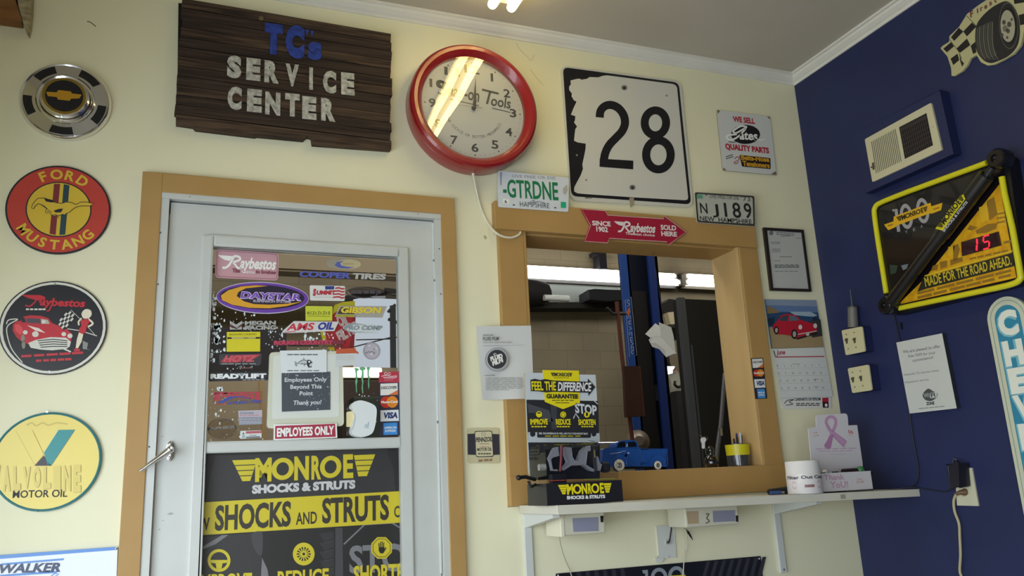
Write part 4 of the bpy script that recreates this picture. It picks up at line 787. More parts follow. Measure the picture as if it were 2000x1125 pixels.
b, F = stk('K', rrect((178, 394), (532, 402), (528, 552), (182, 546), r=.1), M('#dedfdd', .45)); rd = M('#b8323f', .45)
b.poly(F, [(330, 402), (425, 404), (420, 436), (335, 438)], M('#2f3f86', .45), 1)
for k in range(4): b.poly(F, [(435 - 8 * k, 418 + 30 * k), (470, 412 + 30 * k), (500, 424 + 30 * k), (526, 420 + 30 * k), (526, 434 + 30 * k), (500, 440 + 30 * k), (470, 428 + 30 * k), (428 - 8 * k, 432 + 30 * k)], rd, 1)
b.text(F, 'S', 208, 496, 238, 497, 62, rd, 2, .06, .1); b.text(F, 'UMMIT', 245, 488, 432, 486, 38, rd, 2, .06, .1); lines(b, F, 228, 400, (514,), 4, GY, 2)
sticker(b, 'white sticker with red word and flag stripes on the door glass')
DKG = M('#4a464e', .5)
b, F = stk('K', el((760, 462), 196, 52, .06), glassy('smoke_film', .015, '#d0cdd0')); b.ring(F, el((700, 470), 160, 55, .05), el((700, 470), 148, 46, .05), DKG, 1); lines(b, F, 590, 900, (462,), 34, DKG, 1); b.poly(F, [(790, 505), (935, 500), (935, 525), (790, 528)], M('#8b8a93', .5), 1)
sticker(b, 'smoky oval sticker below the grey tyre lettering on the door glass')
YS = M('#c9cf3e', .45)
b, F = stk('a2', [(230, 152), (685, 158), (682, 402), (232, 402)], YS); MOS = M('#6a6c1e', .5)
for k, c in enumerate('NSZKZKZRS'): x = 258 + 44 * k; b.text(F, c, x, 296 + (k % 2) * 3, x + 34, 296 + (k % 2) * 3, 50, MOS, 1, .0 if k % 2 else .04, .1)
b.stroke(F, [(265, 322), (650, 326)], 7, MOS, 1); sticker(b, 'plain lime yellow sticker with faded letters on the door glass')
b, F = stk('K', [(478, 600), (950, 603), (905, 718), (428, 710)], M('#a8a49c', .5)); b.poly(F, [(492, 612), (640, 612), (625, 684), (452, 682)], M('#3c362a', .5), 1); b.text(F, 'GIBSON', 484, 668, 885, 672, 54, M('#e0c93a', .45), 2, .05, .22); b.poly(F, [(436, 690), (620, 690), (615, 712), (430, 708)], M('#cbbd2e', .5), 1); b.text(F, 'PERFORMANCE', 440, 706, 640, 708, 14, M('#8c8524', .5), 2, .02)
sticker(b, 'slanted sticker with yellow letters on dark grey at the right of the door glass')
b, F = stk('K', [(-92, 850), (20, 752), (468, 758), (425, 850), (-20, 872), (-95, 868)], M('#d3d3d3', .45)); b.text(F, 'AMS', -55, 845, 212, 838, 66, M('#c83848', .45), 1, .03, .28); b.text(F, 'OIL', 252, 836, 415, 833, 66, M('#353f94', .45), 1, .05, .28); b.poly(F, [(-85, 862), (40, 852), (36, 858), (-40, 866)], M('#c83848', .45), 1)
sticker(b, 'white edged sticker with slanted red and blue letters on the door glass')
b, F = stk('K', el((710, 822), 200, 50, .02), M('#cfd6da', .45)); b.ring(F, el((640, 822), 125, 44), el((655, 824), 120, 36), M('#8f989e', .5), 1); b.text(F, 'PRO COMP', 530, 838, 900, 840, 40, M('#8b959b', .5), 2, .05, .25); b.text(F, 'SUSPENSION', 670, 872, 870, 874, 9, GY, 2, .0)
sticker(b, 'pale oval sticker with grey slanted letters at the right of the door glass')
b, F = stk('J', [(262, 872), (805, 862), (805, 985), (262, 990)], glassy('clear_film_grey', .015, '#f4f3f2')); b.poly(F, [(275, 880), (345, 922), (410, 880), (410, 915), (345, 955), (275, 915)], GY, 1); b.poly(F, [(275, 922), (345, 962), (410, 925), (410, 938), (345, 974), (275, 936)], MAR, 1); b.poly(F, [(275, 945), (345, 980), (408, 948), (408, 975), (275, 978)], GY, 1)
b.text(F, 'MEGAN', 438, 924, 780, 920, 38, GY, 1, .05); b.text(F, 'RACING', 440, 978, 782, 974, 38, GY, 1, .05); b.stroke(F, [(438, 934), (785, 931)], 3, GY, 1)
sticker(b, 'clear sticker with pale grey lettering and chevron mark on the door glass')
YW_ = M('#d6cb1c', .45)
b, F = stk('a1', [(328, 245), (895, 242), (892, 575), (325, 580)], YW_); b.text(F, 'BALDWIN COUNTRY', 370, 302, 840, 298, 28, M('#8a7f14', .5), 1, .03); b.poly(F, [(335, 335), (890, 332), (890, 360), (335, 364)], BLK, 1); b.poly(F, [(405, 337), (820, 334), (815, 358), (415, 362)], M('#b9ae78', .5), 2); lines(b, F, 615, 690, (349,), 14, M('#7b734a', .5), 3)
sticker(b, 'yellow sticker with a black bar across it on the door glass')
RDK = M('#b03a48', .5)
b, F = stk('a1', [(200, 620), (920, 612), (900, 800), (200, 800)], M('#3a393e', .5)); b.poly(F, [(225, 752), (320, 640), (350, 630), (300, 700), (340, 700), (390, 640), (890, 625), (890, 640), (700, 755), (650, 755), (600, 700), (560, 755), (400, 765), (300, 762)], RDK, 1); b.text(F, 'HOTZ', 270, 750, 790, 745, 100, M('#c85a66', .5), 2, .03, .45); lines(b, F, 235, 830, (785,), 12, GY, 2); lines(b, F, 560, 740, (855,), 22, M('#7c4a48', .5), 1)
sticker(b, 'dark sticker with slanted red letters under the yellow one on the door glass')
b, F = stk('a1', [(40, 935), (1005, 915), (1005, 1065), (30, 1082)], M('#25252b', .5)); b.text(F, 'READYLIFT', 48, 1032, 995, 1024, 72, M('#e9ecee', .45), 1, .065); b.poly(F, [(525, 945), (635, 942), (580, 1000)], M('#8b9199', .5), 2); lines(b, F, 595, 975, (1054,), 12, GY, 1)
sticker(b, 'black strip sticker with wide white letters at the left of the door glass')
SKR = M('#b23a4c', .5); SKB = M('#3a4a9c', .5)
b, F = stk('a3', [(150, 150), (1040, 135), (1042, 360), (150, 385)], glassy('clear_film_tan', .015, '#f8f5f2')); b.text(F, 'S', 160, 300, 290, 298, 130, SKR, 1, .08); b.text(F, 'KYJACKE', 300, 232, 905, 270, 68, SKR, 1, .09); b.text(F, 'R', 925, 292, 1040, 290, 140, SKR, 1, .08); b.poly(F, [(160, 150), (930, 145), (930, 170), (160, 185)], SKR, 1)
b.poly(F, smooth2([(235, 345), (330, 290), (440, 238), (600, 225), (760, 245), (880, 290), (760, 262), (600, 245), (480, 275), (330, 345)], 4, True), SKB, 2); b.text(F, 'HYDRO 7000', 415, 375, 1040, 338, 46, SKB, 2, .05, .3); b.poly(F, [(170, 378), (370, 372), (420, 335), (400, 335), (330, 360), (200, 362)], SKR, 1)
sticker(b, 'red and blue lettered sticker at the left above the small lilac one')
b, F = stk('a3', [(612, 490), (1050, 475), (1048, 735), (625, 752)], M('#b4adb8', .5)); lines(b, F, 640, 900, (535,), 34, M('#8a93a2', .5), 1); lines(b, F, 640, 1000, (575,), 18, M('#c08a92', .5), 1); b.poly(F, [(622, 610), (1048, 605), (1048, 735), (625, 752)], M('#8d8f9d', .5), 1); lines(b, F, 640, 1030, (645, 690, 715), 18, M('#a9abb8', .5), 2)
sticker(b, 'small lilac grey sticker at the lower left of the door glass')
b, F = stk('a3', rrect((650, 858), (1042, 850), (1040, 985), (645, 1005), r=.1), M('#d2d8d6', .45)); b.poly(F, [(752, 868), (1038, 858), (1036, 900), (752, 910)], M('#b85a68', .5), 1); b.poly(F, arc(705, 905, 12, 16, n=12), INK, 1); b.poly(F, [(690, 925), (725, 925), (735, 985), (680, 990)], M('#9fb0b4', .5), 1); lines(b, F, 820, 950, (940,), 24, GY, 1); b.poly(F, [(755, 965), (1010, 955), (1010, 988), (755, 995)], M('#7c7f88', .5), 1)
sticker(b, 'small white sticker with red strip in the lower left corner of the door glass')
b, F = stk('a3', el((315, 820), 268, 190), glassy('brown_film', .015, '#f2efec')); OL = M('#4b463f', .6); b.ring(F, el((315, 820), 268, 190), el((315, 820), 255, 180), OL, 1); b.poly(F, [(60, 800), (580, 765), (580, 812), (55, 852)], OL, 1); b.text(F, 'APHEX', 80, 842, 560, 804, 46, M('#7d756a', .6), 2, .05); b.text(F, 'V', 255, 940, 390, 930, 55, OL, 1, .02); b.text(F, 'AMERICAN', 240, 690, 520, 690, 28, OL, 1, .03)
sticker(b, 'faint dark oval outline sticker in the lower left corner of the door glass')
b, F = stk('a2', [(-310, 745), (880, 730), (880, 800), (-310, 818)], M('#7d2b3c', .5)); b.text(F, 'ROUGH COUNTRY', -300, 806, 700, 796, 62, M('#c0405c', .5), 1, .06); b.poly(F, [(-60, 812), (450, 818), (450, 838), (-60, 835)], BLK, 1); lines(b, F, 520, 840, (830,), 34, M('#56402f', .5), 1)
sticker(b, 'long dark red lettered strip across the middle of the door glass')
b, F = stk('K', [(400, 640), (430, 590), (520, 560), (630, 552), (630, 628), (640, 680), (612, 1048), (430, 1050), (345, 1000), (300, 900), (290, 840), (330, 720)], M('#b5242e', .5), .001, YG + .008)
FW = M('#c9b8b2', .5)
b.poly(F, [(400, 640), (430, 590), (520, 560), (630, 552), (630, 610), (470, 640), (400, 690)], M('#c4b81e', .5), 1); b.poly(F, [(285, 860), (330, 850), (345, 940), (420, 1000), (430, 1050), (380, 1040), (310, 960)], M('#c9bc1c', .5), 1)
b.poly(F, [(400, 690), (610, 650), (600, 900), (560, 1048), (620, 1048), (640, 640)], M('#8f1c28', .5), 1)
b.text(F, 'OIL', 470, 800, 590, 790, 100, FW, 2, .06, up=(-.4, -1)); b.text(F, 'FILTER', 480, 960, 690, 830, 95, FW, 2, .06, up=(-.5, -1))
sticker(b, 'red and yellow filter banner behind the right half of the door glass', 'filter_banner', 'banner')
# plastic holder with cards, plate, receipts
CRP = M('#cfd0bd', .35); b, F = stk('L', rrect((697, 195), (1428, 182), (1440, 930), (668, 955), r=.06), CRP, .010)
b.poly(F, rrect((735, 225), (1395, 210), (1390, 840), (720, 862), r=.05), M('#d9dcd6', .3), 1)
b.build('plastic_holder', label='cream plastic sheet holder in the middle of the door glass', cat='holder', bevel=.003)
YH = YG - .0125
b, F = stk('L', [(818, 400), (1303, 388), (1303, 768), (820, 788)], M('#474d56', .5), y=YH); tw = M('#d5dade', .5)
for s_, x0, y0, x1, y1, h in (('Employees Only', 848, 490, 1268, 484, 40), ('Beyond This', 905, 560, 1218, 555, 40), ('Point', 998, 625, 1130, 622, 40), ('Thank you!', 930, 720, 1210, 712, 42)): b.text(F, s_, x0, y0, x1, y1, h, tw, 1, .02, .18 if 'T' == s_[0] else 0)
for k in range(40): u, v = random.uniform(850, 1295), random.uniform(400, 770); q = random.choice((2, 3, 3, 6)); b.poly(F, arc(u, v, q, q, n=6), tw, 1)
b.build('notice_card', label='dark grey card reading Employees Only Beyond This Point', cat='card')
b, F = stk('L', [(800, 178), (1268, 170), (1268, 392), (818, 402)], M('#dde3e6', .45), y=YH - .0012); fk = M('#4a4f55', .5)
lines(b, F, 875, 1190, (218,), 10, fk, 1); lines(b, F, 875, 1200, (378,), 8, fk, 1)
b.poly(F, [(948, 280), (975, 300), (990, 290), (980, 305), (968, 340), (950, 325)], M('#9aa0a4', .5), 1); b.stroke(F, smooth2([(985, 300), (1020, 275), (1070, 275)]), 6, fk, 1); b.stroke(F, smooth2([(985, 305), (1030, 310), (1070, 310)]), 5, fk, 1)
for k in range(4): b.stroke(F, [(1012 + 16 * k, 280 - k), (1016 + 15 * k, 318)], 3, fk, 1)
b.poly(F, [(1030, 275), (1035, 245), (1050, 262)], M('#9aa0a4', .5), 1); b.poly(F, [(1035, 312), (1060, 312), (1045, 338)], M('#9aa0a4', .5), 1); b.poly(F, [(1068, 280), (1085, 268), (1105, 275), (1128, 300), (1108, 305), (1118, 345), (1085, 348), (1070, 320)], INK, 2); b.poly(F, arc(1093, 290, 11, 10, n=12), M('#dde3e6', .45), 3); b.poly(F, [(1095, 318), (1108, 308), (1112, 335), (1098, 338)], M('#dde3e6', .45), 3)
b.build('fish_card', label='white card printed with a fish skeleton above the dark card', cat='card')
b, F = stk('M', [(283, 158), (490, 150), (492, 272), (285, 285)], M('#cfd3d4', .5), y=YH - .002); lines(b, F, 292, 470, (180, 198, 215), 3, GY, 1); b.build('paper_slip', label='small pale slip of paper beside the fish card on the door glass', cat='paper')
b, F = stk('M', [(292, 112), (480, 100), (488, 125), (515, 145), (512, 162), (490, 152), (288, 158)], M('#c25a35', .5), y=YH - .004); b.build('torn_sticker', label='torn orange sticker strip above the small paper slip', cat='sticker')
b, F = stk('L', [(740, 915), (1368, 905), (1374, 1048), (738, 1072)], WHT, .002, y=YH - .006); b.poly(F, [(754, 930), (1352, 908), (1358, 1038), (752, 1060)], M('#a63048', .45), 1); b.text(F, 'EMPLOYEES ONLY', 770, 1036, 1340, 1012, 80, WHT, 2, .04)
b.build('name_plate', label='crimson plate reading EMPLOYEES ONLY at the bottom of the door glass', cat='sign')
b, F = stk('M', arc(645, 130, 88, 88, n=40), M('#b7b2bd', .5)); b.ring(F, arc(645, 130, 86, 86, n=40), arc(645, 130, 72, 72, n=40), M('#a39ea9', .5), 1)
for k in range(14): a = random.random() * 6.28; q = random.random() * 60; b.poly(F, arc(645 + q * math.cos(a), 130 + q * math.sin(a), random.uniform(6, 15), random.uniform(5, 12), n=7), M('#d5d2da', .5) if k % 2 else M('#918d99', .5), 2)
sticker(b, 'round pale grey sticker against the bright part of the door glass')
b = B(); GN = M('#6fb585', .5); GD = M('#3f6b4c', .5)
for k, (pts) in enumerate(([(468, 300), (512, 305), (520, 320), (500, 330), (498, 400), (503, 430), (495, 470), (497, 540), (488, 552), (484, 480), (478, 440), (486, 400), (480, 330)], [(520, 300), (550, 290), (585, 302), (580, 318), (562, 325), (566, 380), (556, 400), (562, 440), (556, 480), (560, 550), (550, 562), (542, 500), (548, 450), (540, 410), (546, 330), (528, 320)], [(590, 300), (615, 292), (630, 302), (618, 320), (616, 370), (624, 400), (618, 430), (622, 480), (610, 518), (606, 450), (610, 400), (600, 370), (602, 325)])):
    F = zf('M', y=YG - .0014); b.slab(F, pts, GN, .0006); b.stroke(F, pts, 3, GD, 1, True)
sticker(b, 'green three-clawed sticker above the white air freshener')
b, F = stk('M', [(718, 340), (912, 334), (916, 446), (716, 446)], M('#b83448', .45)); b.stroke(F, smooth2([(740, 385), (780, 375), (840, 385), (890, 380), (870, 398), (760, 395)]), 8, M('#e5c9cc', .5), 1); b.stroke(F, arc(785, 355, 14, 12, n=12), 6, M('#e5c9cc', .5), 1); b.stroke(F, arc(820, 358, 14, 12, n=12), 6, M('#e5c9cc', .5), 1); lines(b, F, 770, 860, (412, 425), 5, M('#d08a94', .5), 1)
sticker(b, 'small red sticker above the card-company strip on the door glass')
b, F = stk('M', [(720, 447), (913, 440), (934, 972), (718, 980)], M('#2e2d45', .5)); card_strip(F, b, (720, 447), (913, 440), (934, 972), (718, 980)); sticker(b, 'strip of card-company marks in the lower right of the door glass')
# white air freshener clipped to the glass
t = thing('air_freshener', 'white rounded air freshener at the bottom of the door glass', 'freshener', zp('M', 560, 985, y=YG))
b = B(); b.slab(zf('M', y=YG - .012), rrect((395, 738), (470, 730), (470, 890), (395, 888), r=.15), M('#d9cb9a', .4), .010); b.build('clip', t, label='cream back clip', bevel=.002)
o = smooth2([(440, 690), (460, 645), (540, 625), (640, 655), (690, 700), (690, 800), (672, 900), (640, 960), (560, 988), (480, 978), (442, 940), (455, 860), (478, 790), (470, 720)], 4, True)
b = B(); b.slab(zf('M', y=YG - .045), o, M('#dfe5e6', .35), .043)
FF = zf('M', y=YG - .0456); LB = M('#9db9cc', .5); b.stroke(FF, smooth2([(570, 900), (585, 860), (592, 900), (612, 840), (605, 905)]), 4, LB, 1); b.stroke(FF, smooth2([(445, 720), (475, 780), (470, 850), (450, 920)]), 4, M('#a3aaac', .5), 1)
b.build('body', t, bevel=.008, seg=3)
# white flecks painted on the glass for sky reflected between trees
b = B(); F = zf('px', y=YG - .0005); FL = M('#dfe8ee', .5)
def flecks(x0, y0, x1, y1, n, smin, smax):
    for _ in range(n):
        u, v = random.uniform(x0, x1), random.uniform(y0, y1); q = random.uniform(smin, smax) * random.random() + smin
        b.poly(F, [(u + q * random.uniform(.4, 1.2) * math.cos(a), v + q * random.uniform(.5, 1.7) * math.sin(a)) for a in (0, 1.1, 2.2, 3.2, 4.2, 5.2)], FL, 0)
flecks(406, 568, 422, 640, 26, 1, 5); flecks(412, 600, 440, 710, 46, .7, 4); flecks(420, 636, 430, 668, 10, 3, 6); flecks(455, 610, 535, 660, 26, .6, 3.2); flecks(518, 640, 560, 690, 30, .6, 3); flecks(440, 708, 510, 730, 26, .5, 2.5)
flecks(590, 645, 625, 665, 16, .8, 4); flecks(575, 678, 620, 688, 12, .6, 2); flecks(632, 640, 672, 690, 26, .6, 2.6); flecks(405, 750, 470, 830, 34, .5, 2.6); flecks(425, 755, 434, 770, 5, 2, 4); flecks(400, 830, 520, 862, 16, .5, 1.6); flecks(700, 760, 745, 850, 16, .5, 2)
b.build('reflection_flecks', label='scattered white flecks painted as reflected sky across the door glass', cat='flecks', kind='stuff')
# big banner behind the lower pane
YBN = YD + .046
F = zf('N', y=YBN); b = B(); TB = M('#252528', .5); T2 = M('#37373c', .5); T3 = M('#4c4c52', .5); GW = M('#8a8a90', .5)
x0, x1 = gx0 - .035, gx1 + .035; b.box((x0, YBN, lz0 - .02), (x1, YBN + .003, lz1 + .02), TB)
b.poly(F, smooth2([(205, 195), (600, 180), (1000, 160), (1470, 135), (1530, 200), (1570, 300), (1590, 480)], 4) + [(130, 545), (160, 350)], T2, 1)
LY = M('#e8d634', .45)
wing_mark(b, F, 325, 398, 1428, 352, 165, LY, T2, 2); b.text(F, 'SHOCKS & STRUTS', 482, 487, 1278, 446, 58, M('#e3e3e6', .45), 2, .06)
b.poly(F, [(-40, 565), (1760, 463), (1760, 705), (-40, 818)], LY, 2); DKL = M('#3d3833', .5)
b.text(F, 'NEW', -22, 780, 155, 768, 92, DKL, 3, .03); b.text(F, 'SHOCKS', 195, 768, 780, 732, 178, DKL, 3, .035); b.text(F, 'AND', 820, 728, 982, 718, 90, DKL, 3, .02); b.text(F, 'STRUTS', 1022, 712, 1538, 682, 178, DKL, 3, .035); b.text(F, 'CAN', 1578, 672, 1715, 664, 84, DKL, 3, .02)
b.poly(F, [(60, 830), (480, 795), (520, 900), (560, 985), (540, 1500), (60, 1500)], T2, 1); b.poly(F, [(90, 905), (250, 810), (300, 808), (200, 880), (90, 925)], GW, 2); b.poly(F, smooth2([(480, 800), (560, 790), (560, 950), (530, 960), (490, 890)], 4, True), T3, 2); b.poly(F, [(560, 985), (600, 1070), (640, 1300), (540, 1300)], GW, 2)
b.poly(F, [(1125, 755), (1180, 752), (1190, 1500), (1120, 1500)], T3, 2)
for k in range(7): b.poly(F, [(1000, 800 + 70 * k), (1110, 780 + 70 * k), (1115, 835 + 70 * k), (1040, 860 + 70 * k)], T2, 2); b.stroke(F, [(1040, 872 + 70 * k), (1112, 850 + 70 * k)], 5, T3, 3)
b.stroke(F, [(1190, 880), (1350, 728), (1560, 715), (1700, 800)], 12, GW, 2)
b.text(F, 'STOP', 1232, 1100, 1800, 1070, 200, GW, 3, .03)
ST = lambda cx, cy, q: (b.ring(F, arc(cx, cy, q, q, n=36), arc(cx, cy, q * .74, q * .74, n=36), LY, 4), b.poly(F, [(cx - q * .74, cy - q * .05), (cx + q * .74, cy - q * .05), (cx + q * .7, cy + q * .2), (cx + q * .3, cy + q * .25), (cx + q * .22, cy + q * .75), (cx - q * .22, cy + q * .75), (cx - q * .3, cy + q * .25), (cx - q * .7, cy + q * .2)], LY, 4))
ST(228, 1005, 88)
b.poly(F, arc(880, 955, 84, 88, n=40), LY, 4)
for k in range(14): a = k * math.pi / 7; b.poly(F, [(880 + 20 * math.cos(a), 955 + 20 * math.sin(a)), (880 + 54 * math.cos(a - .13), 955 + 54 * math.sin(a - .13)), (880 + 54 * math.cos(a + .13), 955 + 54 * math.sin(a + .13))], TB, 5)
b.poly(F, arc(880, 955, 11, 11, n=14), TB, 5)
oc = lambda q: [(1480 + q * math.cos(math.radians(22.5 + 45 * k)), 908 + q * 1.05 * math.sin(math.radians(22.5 + 45 * k))) for k in range(8)]
b.poly(F, oc(86), LY, 4); b.ring(F, oc(74), oc(69), M('#6d6420', .5), 5)
for dx, hh in ((-18, 40), (-8, 52), (3, 55), (14, 46)): b.stroke(F, [(1480 + dx, 920), (1480 + dx * 1.2, 912 - hh)], 7, TB, 5)
b.poly(F, [(1458, 905), (1502, 900), (1505, 930), (1492, 950), (1470, 950), (1458, 930)], TB, 5); b.stroke(F, [(1500, 930), (1515, 905)], 8, TB, 5)
b.text(F, 'IMPROVE', 60, 1230, 480, 1215, 112, LY, 5, .035); b.text(F, 'REDUCE', 678, 1205, 1072, 1180, 112, LY, 5, .035); b.text(F, 'SHORTEN', 1265, 1175, 1725, 1150, 122, LY, 5, .035)
b.build('printed_banner', label='large black and yellow printed banner behind the lower pane of the door', cat='banner')
# ================================================================ counter shelf and what stands on it
YS0 = 2.445
tl, tr_, bl, br_ = hit(1089, 988, y=YS0), hit(1798, 955, y=YS0), hit(1089, 1007, y=YS0), hit(1798, 968, y=YS0)
SHM = noisy('shelf_laminate', '#d0ccbc', '#d8d5c6', nscale=4, rough=.45)
b = B(); x1 = XR - .001
top = [tl, Vector((x1, YS0, tr_.z)), Vector((x1, YW - .005, tr_.z)), Vector((tl.x, YW - .005, tl.z))]
th = ((tl.z - bl.z) + (tr_.z - br_.z)) / 2
b.prism(top, (0, 0, -th), SHM)
SHELF = b.build('counter_shelf', label='long off-white counter shelf under the service window', cat='shelf', bevel=.0015)
b = B(); p, q = hit(1641, 966, y=YS0 - .0006), hit(1652, 974, y=YS0 - .0006); b.box((p.x, YS0 - .0008, q.z), (q.x, YS0 - .0002, p.z), M('#a39d8a', .5)); b.build('edge_patch', SHELF)
shz = lambda x: tl.z + (tr_.z - tl.z) * (x - tl.x) / (x1 - tl.x)            # shelf top height
BRK = M('#cfd2cf', .4)
def bracket(px, pb, label):
    a = hit(*px, y=YB - .01); e = hit(*pb, y=YB - .01); zt = shz(a.x) - th - .001
    t = thing('shelf_bracket', label, 'bracket', (a.x, YB - .02, e.z), 'white shelf brackets')
    b = B(); b.box((a.x - .016, YB - .012, e.z), (a.x + .016, YB, zt), BRK); b.build('upright', t, bevel=.003)
    b = B(); b.prism([(a.x - .012, YB - .012, zt - .05), (a.x - .012, YB - .012, zt), (a.x - .012, YB - .26, zt), (a.x - .012, YB - .26, zt - .012)], (.024, 0, 0), BRK); b.build('arm', t)
    for zz in (zt - .03, e.z + .012): B().ball((a.x, YB - .013, zz), .004, .002, .004, M('#5a5d5f', .4, .6), 8).build('screw', t)
bracket((1030, 1010), (1042, 1290), 'white metal bracket under the left end of the shelf')
bracket((1517, 1000), (1537, 1118), 'white metal bracket under the right half of the shelf')
# shock display ----------------------------------------------------
zs = shz(1.08) + .001
f0, f1 = hit(1069, 984, y=2.455), hit(1217.5, 979, y=2.455); ft = hit(1070.7, 940, y=2.455); y0, y1 = 2.455, 2.615
ztop = zs + (ft.z - f0.z)
DSP = thing('shock_display', 'black counter display with clear cover, model suspension and printed back card', 'display', ((f0.x + f1.x) / 2, 2.53, zs))
BB = M('#1e1e24', .4); b = B(); b.box((f0.x, y0, zs), (f1.x, y1, ztop), BB)
F = zf('DM', y=y0 - .0005); LY2 = M('#e8d81c', .4)
wing_mark(b, F, 455, 868, 1240, 838, 138, LY2, BB, 1); b.text(F, 'SHOCKS & STRUTS', 578, 938, 1140, 918, 44, M('#e6e6e6', .45), 1, .06)
b.stroke(F, [(320, 668), (560, 658)], 12, M('#a03a2c', .5), 1); b.stroke(F, [(820, 648), (1290, 636)], 12, M('#6f7f28', .5), 1); b.stroke(F, [(580, 657), (800, 650)], 6, M('#8a6a3a', .5), 1)
b.build('base', DSP, label='black base with yellow winged lettering')
CLR = glassy('acrylic', .06, '#f4f5f5')
cz = hit(1070, 866, y=y0).z; xa, xb = f0.x + .006, f1.x - .008
pr = [(y0 + .006, ztop), (y0 + .006, cz - .02), (y0 + .012, cz - .006), (y0 + .028, cz), (y1 - .03, cz - .004), (y1 - .012, cz - .025), (y1 - .008, ztop)]
b = B(); n = len(pr); V = [(xa, a, c) for a, c in pr] + [(xb, a, c) for a, c in pr]
b.add(V, [(i, i + 1, n + i + 1, n + i) for i in range(n - 1)], CLR, True); b.add([(xa, a, c) for a, c in pr], [tuple(range(n))], CLR); b.add([(xb, a, c) for a, c in pr], [tuple(range(n))], CLR); b.build('clear_cover', DSP)
GYM = M('#8e8e98', .4); y = y0 + .06; F = zf('DM', y=y)
b = B(); b.slab(F, [(540, 180), (640, 190), (660, 320), (690, 370), (740, 365), (770, 300), (800, 220), (860, 170), (915, 160), (920, 220), (880, 240), (855, 430), (970, 500), (965, 525), (930, 520), (820, 440), (640, 445), (530, 510), (510, 495), (580, 425), (600, 390), (560, 280)], GYM, .025); b.build('model_frame', DSP, bevel=.002)
F2 = zf('DM', y=y + .01)
b = B(); b.slab(F2, [(405, 180), (450, 170), (470, 300), (370, 330), (350, 360), (375, 500), (440, 500), (450, 525), (370, 520), (345, 400), (320, 340), (340, 300), (370, 230)], GYM, .02); b.build('control_arm', DSP); b = B(); b.slab(F2, [(1010, 300), (1040, 320), (1060, 400), (1095, 430), (1070, 520), (1040, 520)], GYM, .02); b.build('control_arm', DSP)
b = B(); b.tube([zp('DM', 500, 155, y=y - .012), zp('DM', 496, 330, y=y - .012)], .0052, M('#6d2530', .4), 10); b.tube([zp('DM', 496, 330, y=y - .012), zp('DM', 480, 530, y=y - .012)], .0040, M('#8a2e3a', .4), 10); b.build('red_shock', DSP, label='dark red model shock absorber')
b = B(); b.tube([zp('DM', 985, 215, y=y), zp('DM', 990, 330, y=y)], .0022, M('#7d7232', .4), 8); b.build('yellow_rod', DSP); b = B(); b.tube([zp('DM', 965, 190, y=y + .008), zp('DM', 985, 540, y=y + .008)], .0045, M('#17171b', .5), 8); b.build('dark_shock', DSP)
for nm, u, v in (('model_wheel', 1135, 470), ('model_wheel', 215, 470)):
    c = zp('DM', u, v, y=y + .02 if u > 500 else y + .05); b = B(); rr = .017 if u > 500 else .011
    b.lathe(c, (-1, 0, 0), [(.4 * rr, -.012), (rr, -.012), (rr * 1.08, 0), (rr, .012), (.4 * rr, .012), (0, .010)], M('#141417', .6) if u > 500 else M('#c9ccd2', .15, .6), 24); b.build(nm, DSP)
b = B(); b.box((f0.x + .05, y, ztop), (f0.x + .10, y + .03, ztop + .028), M('#15161f', .5)); b.build('pedestal', DSP)
p = zp('DM', 250, 660, y=2.56); q = hit(1013, 933, y=2.50); b = B(); b.tube([Vector((f0.x, 2.545, p.z + .004)), q + Vector((.028, .012, .002)), q], .0062, BLK, 10); b.ball(q, .009, .009, .009, BLK, 12); b.tube([Vector((f0.x, 2.54, p.z - .012)), Vector((f0.x - .022, 2.53, p.z - .020)), Vector((f0.x - .03, 2.53, p.z + .0))], .005, BLK, 8); b.build('lever', DSP, label='black lever handle')
c = hit(1221, 954, y=2.50); b = B(); b.ball((f1.x + .004, 2.50, c.z), .0095, .0095, .0095, BLK, 12); b.build('knob', DSP)
yk = y1 + .004; F = zf('R', y=yk); b = B()
b.slab(F, [(92, 105), (225, 106), (224, 86), (488, 90), (490, 118), (612, 120), (642, 612), (642, 880), (135, 890), (118, 830)], M('#c9d0d4', .4), .004, M('#b79a3a', .5)); CB_ = M('#27282d', .45); CW = M('#cfd5d8', .45)
b.poly(F, [(105, 302), (630, 312), (638, 600), (600, 610), (540, 598), (116, 600)], CB_, 1); b.poly(F, [(116, 540), (640, 548), (642, 612), (560, 600), (117, 612)], M('#b9c3c8', .45), 2)
b.poly(F, [(118, 615), (642, 615), (642, 880), (135, 890)], CB_, 1)
b.poly(F, [(110, 330), (270, 380), (300, 460), (250, 470), (180, 400), (120, 400)], M('#46484e', .5), 2); b.poly(F, [(280, 330), (330, 335), (325, 520), (290, 520)], M('#3c3e44', .5), 2); b.stroke(F, [(600, 310), (628, 335)], 6, CW, 2); b.stroke(F, [(448, 440), (465, 405), (490, 440)], 8, CW, 2)
b.poly(F, [(224, 86), (488, 90), (496, 325), (372, 372), (238, 318)], LY2, 3)
wing_mark(b, F, 282, 131, 440, 133, 26, CB_, LY2, 4); lines(b, F, 305, 418, (143,), 5, M('#8d8420', .5), 4)
b.poly(F, [(132, 158), (165, 150), (200, 160), (240, 152), (300, 163), (552, 172), (552, 148), (607, 210), (556, 276), (556, 252), (300, 245), (250, 250), (190, 242), (135, 240)], CB_, 5)
b.text(F, 'FEEL THE', 142, 232, 320, 234, 62, LY2, 6, .03); b.text(F, 'DIFFERENCE', 333, 236, 575, 240, 60, M('#e8e8e8', .45), 6, .03, .12); b.text(F, 'GUARANTEE', 250, 292, 482, 294, 29, CB_, 6, .05); lines(b, F, 290, 450, (308,), 5, CB_, 6); lines(b, F, 316, 418, (326,), 5, CB_, 6)
b.text(F, 'STOP', 462, 395, 622, 415, 66, CW, 3, .04)
